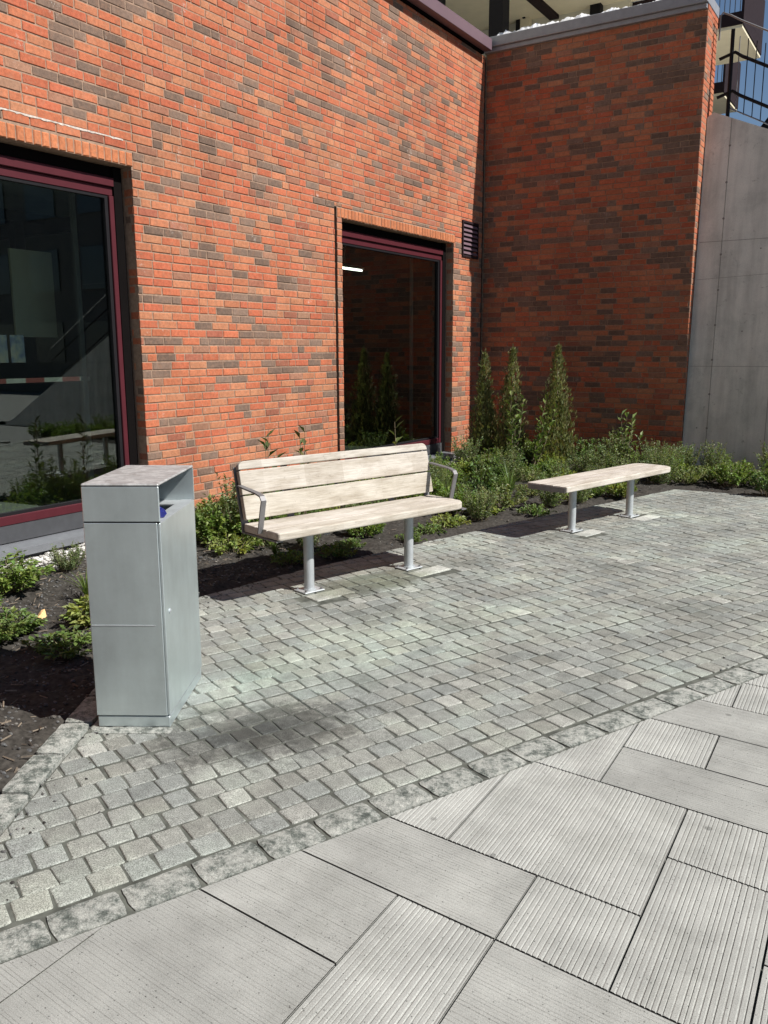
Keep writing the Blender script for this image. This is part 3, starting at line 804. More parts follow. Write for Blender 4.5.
# balconies on the far return of the building
for (xa, xb, ya, yb, z, lab) in ((-5.2, -3.75, 19.4, 21.6, 7.99, None), (-6.0, -4.78, 23.0, 24.8, 7.72, None)):
    mb = MB(); mb.box((xa-3, ya, z+.06), (xb, yb, z+.30)); bl = mb.build('balcony', M['darkclad'], bld)
    mb = MB(); mb.box((xa-3, ya+.02, z), (xb-.02, yb-.02, z+.058)); mb.build('balcony_soffit', M['cream'], bl)
    mb = MB(); mb.box((xb-.05, ya, z+.302), (xb, yb, z+1.15)); mb.build('side_screen', M['darkclad'], bl)
    mb = MB()
    for i in range(26): mb.box((xb-.09-i*.10, ya+.02, z+.30), (xb-.075-i*.10, ya+.035, z+1.12))
    mb.box((xa-3, ya+.01, z+1.12), (xb-.05, ya+.05, z+1.16)); mb.build('balustrade', M['flash'], bl)
mb = MB(); mb.box((-9, 19.2, 4.9), (-6.6, 25.5, 11)); mb.build('far_return', M['farwall'], bld)

# ------------------------------------------------------------------ concrete stair wall and its railing
sw = thing('retaining_wall', (1.5, 12.8, 0), 'bare grey concrete stair wall with sloping top beside the dark brick', 'wall')
def cy(z): return BY+.012+.062*max(z, 0)          # battered face
def ctop(x): return 4.885-.44*(min(x, -1.6)+2.87)-.555*max(0, x+1.6)
mb = MB()
xs = [BX1+.006, -2.80]+[-2.56+.0]+[x*.6-2 for x in range(0, 17)]
xs = sorted(set(xs)); 
def cp_(x, z): return (x, cy(z), z)
front = [];
for x in xs:
    zt = ctop(x) if x > -2.81 else 4.80
    front.append([(x, cy(zt*k/8)if k else cy(0), -.1 if k == 0 else zt*k/8) for k in range(9)])
for a, c in zip(front, front[1:]):
    for k in range(8): mb.face([a[k], c[k], c[k+1], a[k+1]])
    ta, tc_ = a[8], c[8]; mb.face([ta, tc_, (tc_[0], 13.28, tc_[2]), (ta[0], 13.28, ta[2])])
    mb.face([(c[0][0], 13.28, -.1), (a[0][0], 13.28, -.1), (ta[0], 13.28, ta[2]), (tc_[0], 13.28, tc_[2])])
mb.face([*[p for p in reversed(front[0])], (xs[0], 13.28, -.1), (xs[0], 13.28, front[0][8][2])])
mb.face([*front[-1], (xs[-1], 13.28, front[-1][8][2]), (xs[-1], 13.28, -.1)])
mb.build('wall_body', M['concrete'], sw)
mb = MB()      # formwork joints and tie holes
def seam(x0, z0, x1, z1, w=.008):
    n = 12
    dx, dz = x1-x0, z1-z0; L = math.hypot(dx, dz); ox, oz = -dz/L*w/2, dx/L*w/2
    for i in range(n):
        a, c = i/n, (i+1)/n
        p = lambda t, s: (x0+dx*t+ox*s, cy(z0+dz*t+oz*s)-.0022, z0+dz*t+oz*s)
        mb.face([p(a, -1), p(c, -1), p(c, 1), p(a, 1)])
seam(-2.56, 0, -2.56, ctop(-2.56), .007); seam(-1.79, 0, -1.79, ctop(-1.79), .007)
seam(-2.86, 3.13, 3.5, 3.13-.002, .006); seam(-2.86, 1.42, 6, 1.42, .005); seam(-2.86, 2.62, -1.9, 2.66, .004)
seam(.9, 0, .9, ctop(.9), .010); seam(3.6, 0, 3.6, ctop(3.6), .01)
for i in range(9):
    z = .55+i*.48; x = -2.56+random.uniform(-.004, .004); r = .016
    mb.face([(x+r*math.cos(t*.785), cy(z+r*math.sin(t*.785))-.0035, z+r*math.sin(t*.785)) for t in range(8)])
for (x, z) in ((-2.2, 1.9), (-2.05, 3.0), (-2.7, .55)):
    r = .011; mb.face([(x+r*math.cos(t*.785), cy(z+r*math.sin(t*.785))-.0035, z+r*math.sin(t*.785)) for t in range(8)])
mb.build('formwork_joints', M['groove'], sw)
mb = MB()
for i in range(26):                                    # steps behind the parapet
    x = -2.7+i*.40; zt = ctop(x)-.45
    if zt > .1: mb.box((x, 13.30, -.1), (x+.40, 15.0, zt))
mb.build('steps', M['concrete'], sw)
rl = thing('stair_railing', (-2.6, 13.05, 4.88), 'thin black steel railing on top of the sloping concrete wall', 'railing')
for x, r, h in ((-2.645, .026, 1.12), (-.6, .026, 1.05), (1.4, .026, 1.05)):
    mb = MB(); mb.tube([(x, 13.05, ctop(x)-.02), (x, 13.05, ctop(x)+h)], r, 8); mb.build('post', M['black'], rl)
for off, r in ((1.0-.2, .022), (.31, .022)):
    mb = MB(); mb.tube([(-2.80, 13.05, ctop(-2.64)+off-.03), (-2.60, 13.05, ctop(-2.64)+off+.03), (-2.50, 13.05, ctop(-2.5)+off+.02), (5.0, 13.05, ctop(5)+off)], r, 8); mb.build('mid_rail', M['black'], rl)
mb = MB(); mb.tube([(-2.82, 13.05, 5.80), (-2.82, 13.05, 6.10), (-2.79, 13.05, 6.14), (-2.69, 13.05, 6.09), (-2.55, 13.05, 6.00), (5.0, 13.05, ctop(5)+1.08)], .012, 8); mb.build('handrail', M['steel_dark'], rl)
mb = MB(); mb.tube([(-2.62, 13.05, ctop(-2.62)+.13), (5.0, 13.05, ctop(5)+.13)], .010, 6); mb.build('bottom_rail', M['flash'], rl)
for i in range(44):
    x = -2.55+i*.11
    mb = MB(); mb.tube([(x, 13.05, ctop(x)+.10), (x, 13.05, ctop(x)+1.06)], .007, 6); mb.build('baluster', M['black'] if i % 4 else M['flash'], rl)

# houses further up the slope, seen through the railing and mirrored in the big window
hs = thing('dark_house', (-2.6, 27, 0), 'small dark timber house with a steep gable behind the stair railing', 'house')
mb = MB(); mb.box((-4.4, 26, -.1), (-1.8, 31, 7.2)); mb.build('wall', M['darkclad'], hs)
mb = MB(); mb.prism([(-4.6, 25.8, 7.21), (-1.6, 25.8, 7.21), (-3.6, 25.8, 8.5)], (0, 5.4, 0)); mb.build('roof', M['black'], hs)
mb = MB(); mb.box((-3.0, 25.9, 6.0), (-2.5, 25.99, 7.0)); mb.build('window', M['farwin'], hs)
mb = MB(); mb.box((-2.75, 27.6, 7.3), (-2.4, 28.0, 8.9)); mb.build('chimney', M['darkclad'], hs)
ob = thing('office_building', (22, 27, 0), 'long dark office block across the yard mirrored in the windows', 'building')
mb = MB(); mb.box((4, 24, -.1), (46, 34, 13)); ow = mb.build('wall', M['farwall'], ob)
for k in range(4):
    for i in range(12):
        x = 5.2+i*3.4; z = 1.2+k*3.0
        mb = MB(); mb.box((x, 23.93, z), (x+1.9, 23.995, z+1.7)); mb.build('window', M['farwin'], ob)
mb = MB(); mb.box((3.8, 23.8, 13.01), (46.2, 34.2, 13.3)); mb.build('roof', M['black'], ob)

sb = thing('sky_blocker', (0, -16, 0), 'unseen dark block added behind the viewpoint to cut sky light on the shaded wall', 'building')  # unseen block, added to keep sky light off the shaded wall
mb = MB(); mb.box((-22, -26, -.1), (16, -12, 16)); mb.build('wall', M['farwall'], sb)
for k in range(5):
    for i in range(10):
        x = -20.5+i*3.6; z = 1.2+k*3.0
        mb = MB(); mb.box((x, -11.995, z), (x+1.9, -11.93, z+1.6)); mb.build('window', M['farwin'], sb)
mb = MB(); mb.box((-22.2, -26.2, 16.01), (16.2, -11.8, 16.3)); mb.build('roof', M['black'], sb)

# ------------------------------------------------------------------ things seen through the glass
mb = MB(); mb.box((-7.63, 5.25, 1.80), (-7.60, 5.72, 2.64)); tag(mb.build('notice_board', M['board']), 'tall blank cream board standing inside the large window', 'board')
for (ya, yb, lab) in ((4.49, 4.62, 'left one of two small blue and white posters inside the large window'), (4.65, 4.79, 'right one of two small blue and white posters below the cream board')):
    mb = MB(); mb.box((AX-.72, ya, 1.56), (AX-.715, yb, 1.80)); tag(mb.build('poster', M['poster']), lab, 'poster', 'posters inside the large window')
mb = MB(); n = 0; y = 2.4
while y < 5.36:
    mb.box((-6.705, y, 1.385), (-6.70, y+.19, 1.425), n % 2); y += .19; n += 1
tag(mb.build('barrier_tape', [M['red'], M['white_tape']]), 'red and white striped barrier tape stretched inside the large window', 'tape')
tb = thing('tube_light', (-8.5, 12.2, 3.02), 'lit white fluorescent tube on the ceiling behind the far window', 'ceiling light')
mb = MB(); mb.tube([(-8.5, 11.75, 3.03), (-8.5, 12.72, 3.03)], .018, 8); mb.build('tube', M['tube'], tb)
mb = MB(); mb.box((-8.53, 11.7, 3.05), (-8.47, 12.77, 3.09)); mb.box((-8.505, 12.2, 3.09), (-8.495, 12.22, 3.45)); mb.build('fixture', M['white'], tb)

# ------------------------------------------------------------------ benches
def plank(x0, x1, y0, y1, z0, z1, r=.0, bev=.006, xf=None, ends=(0, 0, 0, 0)):
    """rounded plank: ends = corner radii at (x0,y0),(x1,y0),(x1,y1),(x0,y1)"""
    mb = MB(); out = []
    for (cx, cyy, sx, sy, rr, a0) in ((x0, y0, 1, 1, ends[0], 180), (x1, y0, -1, 1, ends[1], 270), (x1, y1, -1, -1, ends[2], 0), (x0, y1, 1, -1, ends[3], 90)):
        if rr < .004: out.append((cx, cyy)); continue
        for k in range(7):
            t = RAD(a0+k*15); out.append((cx+sx*rr+rr*math.cos(t), cyy+sy*rr+rr*math.sin(t)))
    k = random.uniform(.92, 1.06); col = (k, k*random.uniform(.98, 1.0), k*random.uniform(.95, 1.0))
    ccx, ccy = (x0+x1)/2, (y0+y1)/2
    def ring(ins, z):
        o = []
        for x, y in out:
            o.append((x + (ins if x < ccx else -ins), y + (ins if y < ccy else -ins), z))
        return o
    R = [ring(bev, z0), ring(bev*.3, z0+bev*.3), ring(0, z0+bev), ring(0, z1-bev), ring(bev*.3, z1-bev*.3), ring(bev, z1)]
    if xf is not None: R = [[tuple(xf @ Vector(p)) for p in r_] for r_ in R]
    n = len(out)
    for a, c in zip(R, R[1:]):
        for i in range(n): mb.face([a[i], a[(i+1) % n], c[(i+1) % n], c[i]], 0, col)
    mb.face(list(reversed(R[0])), 0, col); mb.face(R[-1], 0, col)
    return mb
def bench_leg(x, y, ztop, parent):
    mb = MB(); mb.tube([(x, y, .008), (x, y, ztop)], .036, 20); lg = mb.build('leg', M['galv'], parent, local=True)
    mb = MB(); mb.box((x-.085, y-.07, .003), (x+.085, y+.07, .013), bev=.003); mb.tube([(x, y, .012), (x, y, .022)], .045, 20); mb.build('base_plate', M['galv'], lg, local=True)
    for sx in (-1, 1):
        for sy in (-1, 1): mb = MB(); mb.tube([(x+sx*.066, y+sy*.052, .012), (x+sx*.066, y+sy*.052, .026)], .009, 6); mb.build('bolt', M['steel_dark'], lg, local=True)
    mb = MB(); mb.box((x-.06, y-.15, ztop-.002), (x+.06, y+.15, ztop+.008)); mb.build('seat_bracket', M['galv'], lg, local=True)
# backed bench (local x along the seat, y to the back)
b1 = thing('park_bench', (-3.138, 4.932, 0), 'pale weathered wooden bench with backrest and steel armrests on two posts', 'bench', rz=RAD(73.35))
L = 1.75; zs = .508; th = .055; dp = .42
pw = dp/3
for k in range(3):
    e = (.015, .11, 0, 0) if k == 0 else ((0, 0, .03, .01) if k == 2 else (0, 0, 0, 0))
    plank(-L/2, L/2, k*pw+.0015, (k+1)*pw-.0015, zs-th, zs, bev=.010 if k == 0 else .005, ends=e).build('seat_plank', M['wood'], b1, local=True)
bk = bpy.data.objects.new('backrest', None); C.objects.link(bk); bk.parent = b1
y0b, z0b, y1b, z1b = .381, .533, .472, .929
Lb = math.hypot(y1b-y0b, z1b-z0b); ang = math.atan2(z1b-z0b, y1b-y0b)
xf = Matrix.Translation((0, y0b, z0b)) @ Matrix.Rotation(ang, 4, 'X')     # plank plane: local y runs up the back
cuts = [0, .42*Lb, .84*Lb, Lb]
for k in range(3):
    e = (0, 0, .045, .045) if k == 2 else ((.012, .012, 0, 0) if k == 0 else (0, 0, 0, 0))
    plank(-L/2, L/2, cuts[k]+.005, cuts[k+1]-.005, -.04, 0.0, bev=.005, xf=xf, ends=e).build('back_plank', M['wood'], bk, local=True)
for x in (-.473, .473, -L/2+.02, L/2-.02):
    mb = MB(); mb.prism([(x-.025, .432, .50), (x-.025, .444, .50), (x-.025, .530, .88), (x-.025, .518, .88)], (.05, 0, 0)); mb.box((x-.025, .02, zs-th-.012), (x+.025, .444, zs-th-.002)); mb.box((x-.025, .432, zs-th-.002), (x+.025, .444, .50)); mb.build('back_bracket', M['steel_dark'], bk, local=True)
for sx in (-1, 1):
    x = sx*(L/2+.012)
    mb = MB()
    path = [(.435, .765), (.22, .742), (.165, .728), (.146, .700), (.158, .66), (.20, zs-.03)]
    w, t_ = .019, .005
    for (p, q) in zip(path, path[1:]):
        d = Vector((q[0]-p[0], q[1]-p[1])).normalized(); nrm = Vector((-d.y, d.x))*t_
        P0 = (x-w, p[0]+nrm.x, p[1]+nrm.y); P1 = (x-w, q[0]+nrm.x, q[1]+nrm.y); P2 = (x-w, q[0]-nrm.x, q[1]-nrm.y); P3 = (x-w, p[0]-nrm.x, p[1]-nrm.y)
        mb.prism([P0, P1, P2, P3], (2*w, 0, 0))
    mb.build('armrest', M['steel_dark'], b1, local=True)
for sx in (-1, 1): bench_leg(sx*.473, .238, zs-th-.010, b1)
# backless bench
b2 = thing('park_bench', (-2.285, 7.847, 0), 'backless pale wooden bench on two posts in front of the dark brick', 'bench', rz=RAD(75.8))
L = 1.89; zs = .488; th = .052; dp = .43; pw = dp/3
for k in range(3):
    e = (.012, .12, 0, 0) if k == 0 else ((0, 0, .10, .012) if k == 2 else (0, 0, 0, 0))
    plank(-L/2, L/2, k*pw+.001, (k+1)*pw-.001, zs-th, zs, bev=.008 if k != 1 else .004, ends=e).build('seat_plank', M['wood'], b2, local=True)
pieces('seat_rail', M['steel_dark'], b2, [((-L/2-.006, .02, zs-th-.004), (-L/2-.001, dp-.02, zs-.012)), ((-.8, .05, zs-th-.012), (.8, .09, zs-th-.002)), ((-.8, dp-.09, zs-th-.012), (.8, dp-.05, zs-th-.002))], True)  # first piece: dark plate painting shade onto the left seat end
for sx in (-1, 1): bench_leg(sx*.505, .235, zs-th-.012, b2)

# ------------------------------------------------------------------ litter bin (local x along the front, y to the back)
bn = thing('litter_bin', (-2.979, 2.300, 0), 'tall grey zinc litter bin with hooded opening beside the planting bed', 'litter bin', rz=RAD(30.9))
w, d, h, hz, pl = .331, .599, 1.102, .935, .055
mb = MB(); mb.box((.004, .004, 0), (w-.004, d-.004, pl-.004), bev=.003); mb.build('plinth', M['bin'], bn, local=True)
mb = MB()
mb.box((.005, .005, pl), (w-.013, d-.005, hz-.13))                      # lower body up to the tray
mb.box((0, 0, pl), (w-.013, .014, hz-.002), bev=.003); mb.box((0, d-.014, pl), (w-.013, d, hz-.002), bev=.003); mb.box((0, .0145, pl), (.012, d-.0145, hz-.002))
body = mb.build('body', M['bin'], bn, local=True)
mb = MB(); mb.box((.006, -.0022, .474), (w-.045, .001, .4775)); mb.build('seam', M['galv'], body, local=True)
mb = MB(); mb.box((.004, .003, hz-.0025), (w-.006, d-.003, hz+.0022)) if False else mb.box((.003, .002, hz-.004), (w-.003, .012, hz+.004)); mb.build('shadow_gap', M['black'], body, local=True)
mb = MB(); mb.box((w-.0128, .002, pl+.004), (w, d-.004, hz-.004), bev=.003); dr = mb.build('door', M['bin'], bn, local=True)
mb = MB(); mb.tube([(w-.001, .075, .520), (w+.004, .075, .520)], .011, 14); mb.tube([(w+.003, .075, .520), (w+.006, .075, .520)], .005, 8); mb.build('lock', M['galv'], dr, local=True)
mb = MB()      # hood: front, back, left side; open to the right
mb.box((0, 0, hz+.002), (w, .011, h-.013), bev=.003); mb.box((0, d-.011, hz-.0019), (w, d, h-.013)); mb.box((0, .0115, hz-.0019), (.011, d-.0115, h-.013))
hd = mb.build('hood', M['bin'], bn, local=True)
mb = MB(); mb.box((-.001, -.001, h-.012), (w+.001, d+.001, h), bev=.005); mb.build('lid', M['lid'], hd, local=True)
mb = MB()      # tray frame round the drop hole
z = hz-.012
mb.box((.013, .015, z), (.05, d-.015, z+.006)); mb.box((w-.06, .015, z), (w-.001, d-.015, z+.010)); mb.box((.05, .015, z), (w-.06, .05, z+.006)); mb.box((.05, d-.12, z), (w-.06, d-.015, z+.006))
mb.build('tray', M['galv'], bn, local=True)
mb = MB(); mb.box((.052, .052, hz-.127), (w-.062, d-.122, hz-.118)); mb.build('bag', M['black'], bn, local=True)
def at_bin(x, y, z):
    a = RAD(30.9); return (-2.979+x*math.cos(a)-y*math.sin(a), 2.3+x*math.sin(a)+y*math.cos(a), z)
wr = MB(); vs = []; fs = []
for i in range(7):
    for k in range(10):
        t = 2*math.pi*k/10; r = .034*(1+.35*noise.noise((i*.9, k*1.3, 2.2)))*(.55 if i in (0, 6) else 1)
        vs.append((r*math.cos(t), -.055+i*.018, .03+r*.8*math.sin(t)))
for i in range(6):
    for k in range(10): fs.append((i*10+k, i*10+(k+1) % 10, (i+1)*10+(k+1) % 10, (i+1)*10+k))
wr.raw(vs, fs); wr.face(vs[:10]); wr.face(vs[-10:])
o = wr.build('crumpled_wrapper', M['blue']); o.location = at_bin(.275, .155, hz-.018); o.rotation_euler = (0, 0, RAD(60))
tag(o, 'crumpled blue wrapper lying in the opening of the litter bin', 'wrapper')
# granite foot plate under the front of the bin
mb = MB(); rough_stone(mb, at_bin(-.005, -.062, 0)[:2], (math.cos(RAD(30.9)), math.sin(RAD(30.9))), .345, .058, .006)
tag(mb.build('bin_footing', M['kerb']), kind='structure')

# ------------------------------------------------------------------ plants
def leaf(mb, p, d, up, L, W, col, fold=.25, mi=0):
    d = d.normalized(); s = d.cross(up)
    if s.length < 1e-3: s = d.orthogonal()
    s.normalize(); n_ = s.cross(d)
    m_ = p + d*L*.5
    a = m_ + s*W*.5 + n_*W*fold; c = m_ - s*W*.5 + n_*W*fold; t = p + d*L - n_*L*.12
    mb.face([p, a, t], mi, col, False); mb.face([p, t, c], mi, col, False)
def rv(): return Vector((random.gauss(0, 1), random.gauss(0, 1), random.gauss(0, 1))).normalized()
def shade(c, lo=.75, hi=1.3):
    k = random.uniform(lo, hi); return (c[0]*k*random.uniform(.9, 1.15), c[1]*k, c[2]*k*random.uniform(.85, 1.1))
def mesh_mound(R, H, nst, nl, LL, col, seed, spread=1.0):
    random.seed(seed); mb = MB(); stems = MB()
    for s in range(nst):
        a = random.random()*6.283; rr = R*math.sqrt(random.random())*spread
        tip = Vector((rr*math.cos(a), rr*math.sin(a), H*(1-.55*(rr/R)**2)*random.uniform(.65, 1.12)))
        b0 = Vector((tip.x*.25, tip.y*.25, -.02)); mid = (b0+tip)/2+Vector((tip.x*.05, tip.y*.05, H*.12))
        bc = shade(col, .8, 1.2)
        mb.tube([b0, mid, tip], [.003, .0025, .0012], 4, 1, (1, 1, 1), False)
        for k in range(nl):
            t = random.uniform(.25, 1.0); q = b0*(1-t)**2+mid*2*t*(1-t)+tip*t*t
            dr = Vector((tip.x, tip.y, 0))*1.2+rv()*.9*R+Vector((0, 0, .35*R))
            l_ = LL*random.uniform(.65, 1.25)
            leaf(mb, q+rv()*.012, dr, Vector((0, 0, 1))+rv()*.5, l_, l_*.62, shade(bc, .85, 1.2))
    return mb.build('foliage', [M['leaf'], M['stem']], mesh_only=True)
def mesh_flowery(R, H, nst, seed):          # upright loose stems with narrow grey-green leaves
    random.seed(seed); mb = MB()
    for s in range(nst):
        a = random.random()*6.283; rr = R*math.sqrt(random.random())
        b0 = Vector((rr*.4*math.cos(a), rr*.4*math.sin(a), -.02)); tip = Vector((rr*math.cos(a), rr*math.sin(a), H*random.uniform(.6, 1.1)))
        mb.tube([b0, (b0+tip)/2+rv()*.01, tip], [.0028, .002, .001], 4, 1, (1, 1, 1), False)
        bc = shade((.16, .22, .10), .8, 1.25)
        for k in range(34):
            t = random.uniform(.12, 1); q = b0.lerp(tip, t)
            dr = rv(); dr.z = abs(dr.z)*.6+.2
            leaf(mb, q, dr, Vector((0, 0, 1))+rv()*.4, random.uniform(.026, .046), random.uniform(.011, .020), shade(bc, .85, 1.25))
    return mb.build('foliage', [M['leaf'], M['stem']], mesh_only=True)
def mesh_grass(n_, H, seed):
    random.seed(seed); mb = MB()
    for i in range(n_):
        a = random.random()*6.283; lean = random.uniform(.1, .9); h = H*random.uniform(.5, 1.1); w = random.uniform(.004, .007)
        dx, dy = math.cos(a), math.sin(a); c = shade((.12, .19, .045), .8, 1.3); pts = []
        for k in range(5):
            t = k/4; r_ = lean*h*t*t*.8; pts.append((Vector((dx*(r_+.01), dy*(r_+.01), h*t*(1-.28*lean*t)-.01)), w*(1-t*.9)))
        sx = Vector((-dy, dx, 0))
        for (p, wa), (q, wb) in zip(pts, pts[1:]): mb.face([p-sx*wa, p+sx*wa, q+sx*wb, q-sx*wb], 0, c, True)
    return mb.build('blades', [M['leaf']], mesh_only=True)
def mesh_laurel(nst, H, R, nl, LL, col, seed):
    random.seed(seed); mb = MB(); st = MB()
    for s in range(nst):
        a = random.random()*6.283; rr = R*random.uniform(.2, 1)
        tip = Vector((rr*math.cos(a), rr*math.sin(a), H*random.uniform(.6, 1.0))) if s else Vector((0, 0, H))
        b0 = Vector((tip.x*.15, tip.y*.15, -.03)); mid = (b0+tip)/2+rv()*.03
        st.tube([b0, mid, tip], [.007, .005, .0025], 6)
        for k in range(nl):
            t = .22+.78*(k+random.random())/nl; q = b0*(1-t)**2+mid*2*t*(1-t)+tip*t*t
            an = k*2.4+random.random(); el = random.uniform(.15, .8)+.5*t
            dr = Vector((math.cos(an), math.sin(an), el)); l_ = LL*random.uniform(.7, 1.15)
            leaf(mb, q, dr, Vector((0, 0, 1)), l_, l_*.42, shade(col, .75, 1.3), .12)
    return mb.build('foliage', [M['gloss']], mesh_only=True), st.build('stems', [M['stem']], mesh_only=True)
def mesh_thuja(H, R, n_, seed):
    random.seed(seed); mb = MB(); st = MB()
    st.tube([(0, 0, -.05), (.01, 0, H*.5), (0, .01, H*.97)], [.016, .010, .003], 7)
    spires = [(0, 0, H, R*.85)] + [(R*random.uniform(.25, .5)*math.cos(q), R*random.uniform(.25, .5)*math.sin(q), H*random.uniform(.42, .80), R*random.uniform(.38, .52)) for q in [random.random()+i*1.57 for i in range(4)]]
    for i in range(n_):
        sx, sy, sh, sr = spires[0] if random.random() < .46 else random.choice(spires[1:])
        t = random.random()**1.15
        prof = (min(1, .60+1.7*t) * (1-t)**.80)*sr + .010
        a = random.random()*6.283
        prof *= 1+.5*noise.noise((math.cos(a)*1.6+seed+sx*30, math.sin(a)*1.6, t*8))+.25*noise.noise((math.cos(a)*4, math.sin(a)*4+seed, t*22))
        rr = prof*(random.random()**.45)
        p = Vector((sx*(1-t*.5)+rr*math.cos(a), sy*(1-t*.5)+rr*math.sin(a), t*sh*.985))
        out = Vector((math.cos(a), math.sin(a), 0))
        d = out*random.uniform(.15, .8)+Vector((0, 0, 1))*random.uniform(.7, 1.3)+rv()*.25
        bc = shade((.215, .235, .10), .55, 1.4)
        if random.random() < .10: bc = (.22, .18, .08)
        big = random.random() < .13
        for k in range(4 if big else 3):
            dd = d+rv()*.30; l_ = random.uniform(.04, .075)*(1-.3*t)*(1.7 if big else 1)
            leaf(mb, p+rv()*.008, dd, out, l_, l_*(.16 if big else .24), bc, .1)
    for k in range(26):
        z = H*(.93+.1*k/26); leaf(mb, Vector((0, 0, z)), Vector((random.gauss(0, .4), random.gauss(0, .4), 1)), Vector((1, 0, 0)), .035, .008, (.10, .11, .05))
    return mb.build('foliage', [M['needle']], mesh_only=True), st.build('trunk', [M['stem']], mesh_only=True)

def place(name, loc, parts, label, cat, group=None, rz=None, sc=1.0):
    o = thing(name, loc, label, cat, group, rz=random.random()*6.28 if rz is None else rz)
    o.scale = (sc, sc, sc) if not isinstance(sc, tuple) else sc
    for nm, me in parts:
        c = bpy.data.objects.new(nm, me); C.objects.link(c); c.parent = o
    return o

G1 = (.165, .25, .066); G2 = (.130, .20, .058); G3 = (.22, .275, .08)
mounds = [mesh_mound(.29, .34, 70, 20, .044, G1, 11), mesh_mound(.28, .30, 64, 20, .046, G2, 12), mesh_mound(.30, .38, 72, 20, .040, G1, 13), mesh_mound(.27, .28, 56, 20, .056, G3, 14)]
flows = [mesh_flowery(.24, .40, 46, 21), mesh_flowery(.26, .46, 52, 22)]
strap = [mesh_grass(60, .42, 61), mesh_grass(70, .34, 62)]
mounds += [mesh_mound(.20, .44, 30, 26, .050, (.12, .19, .07), 15), mesh_mound(.30, .24, 60, 18, .036, (.19, .24, .10), 16)]
low = [mesh_mound(.22, .13, 34, 14, .036, G2, 31), mesh_mound(.24, .15, 36, 14, .042, G3, 32)]
gr = mesh_grass(85, .30, 41)
l1 = mesh_laurel(5, 1.12, .17, 15, .135, (.13, .19, .06), 51); l2 = mesh_laurel(8, .84, .26, 15, .115, (.14, .195, .065), 52)
l3 = mesh_laurel(3, 1.10, .12, 11, .14, (.08, .12, .04), 53); l4 = mesh_laurel(3, 1.0, .10, 10, .13, (.11, .13, .045), 54)
th_ = [mesh_thuja(1.62, .34, 3000, 3), mesh_thuja(1.68, .35, 3100, 5), mesh_thuja(1.72, .42, 3600, 9)]
random.seed(99)
LP = lambda fm, sm=None: [('foliage', fm[0]), ('stems', fm[1])]
TP = lambda t: [('foliage', t[0]), ('trunk', t[1])]
place('conifer', (-5.46, 11.4, 0), TP(th_[0]), 'slender young conifer nearest the corner of the two brick walls', 'conifer', 'young conifers before the dark brick')
place('conifer', (-5.02, 11.4, 0), TP(th_[1]), 'young conifer between its two neighbours with a leafy sapling before it', 'conifer', 'young conifers before the dark brick')
place('conifer', (-4.36, 11.45, 0), TP(th_[2]), 'broadest young conifer standing apart from the pair in the corner', 'conifer', 'young conifers before the dark brick')
place('laurel_shrub', (-4.72, 10.7, 0), LP(l1), 'upright laurel sapling with glossy leaves below the middle conifer', 'shrub', 'glossy leaved shrubs')
place('laurel_shrub', (-4.40, 10.7, 0), LP(l1), 'leaning laurel sapling with pale stem left of the broad conifer', 'shrub', 'glossy leaved shrubs', 2.0, .92).rotation_euler = (RAD(10), RAD(8), 2.0)
place('laurel_shrub', (-3.22, 11.0, 0), LP(l2), 'bushy laurel shrub rising behind the backless bench', 'shrub', 'glossy leaved shrubs')
place('leafy_sapling', (-4.72, 5.60, 0), LP(l3), 'sapling whose leaves show above the middle of the bench back', 'shrub', 'saplings behind the backed bench', None, .9)
place('leafy_sapling', (-4.75, 6.15, 0), LP(l4), 'sapling showing above the bench back before the dark joint in the wall', 'shrub', 'saplings behind the backed bench', 1.0, .93)
place('leafy_sapling', (-4.40, 7.15, 0), LP(l4), 'sapling peeping over the right end of the bench back', 'shrub', 'saplings behind the backed bench', 3.0, .96)
F = lambda m_: [('foliage', m_)]
# left bed, round the bin
place('leafy_perennial', (-5.30, 3.42, 0), F(mounds[2]), 'bright green bushy perennial at the left edge below the window sill', 'plant', None, None, (1.05, 1.05, 0.71))
place('leafy_perennial', (-5.75, 3.55, 0), F(flows[0]), 'wispy perennial on the pebbles under the window sill', 'plant', None, None, (.55, .55, 0.36))
place('leafy_perennial', (-5.45, 4.05, 0), F(flows[1]), 'loose grey green perennial left of the bin below the sill', 'plant', None, None, (.6, .6, 0.40))
place('grass_tuft', (-4.70, 3.62, 0), [('blades', gr)], 'bright green grass tuft close to the left side of the bin', 'grass', None, None, (1.0, 1.0, 0.68))
place('leafy_perennial', (-4.18, 3.32, 0), F(mounds[3]), 'yellowish perennial hugging the left side of the bin', 'plant', None, None, (.85, .85, 0.58))
place('leafy_perennial', (-3.95, 2.88, 0), F(low[0]), 'dark low perennial in the shadow of the bin', 'plant', None, None, (1.1, 1.1, 0.75))
place('leafy_perennial', (-4.45, 2.82, 0), F(mounds[1]), 'shaded perennial at the left edge in the bin shadow', 'plant', None, None, (.8, .8, 0.54))
place('leafy_perennial', (-5.0, 2.95, 0), F(mounds[0]), 'dark green perennial at the far left beside the bare soil', 'plant', None, None, (.8, .8, 0.54))
# between bin and bench
place('leafy_perennial', (-5.15, 5.35, 0), F(mounds[0]), 'sunlit bright green perennial between bin and bench', 'plant', None, None, 1.05)
place('leafy_perennial', (-5.35, 5.85, 0), F(mounds[3]), 'broad pale green perennial beside the left bench armrest', 'plant', None, None, 1.0)
place('leafy_perennial', (-4.75, 5.15, 0), F(low[1]), 'flat shaded perennial left of the bench seat', 'plant', None, None, 1.0)
place('grass_tuft', (-4.35, 5.2, 0), [('blades', gr)], 'dark grass tuft under the left end of the bench seat', 'grass', None, None, .7)
place('leafy_perennial', (-4.12, 5.12, 0), F(low[0]), 'small low perennial behind the left bench post', 'plant', None, None, .8)
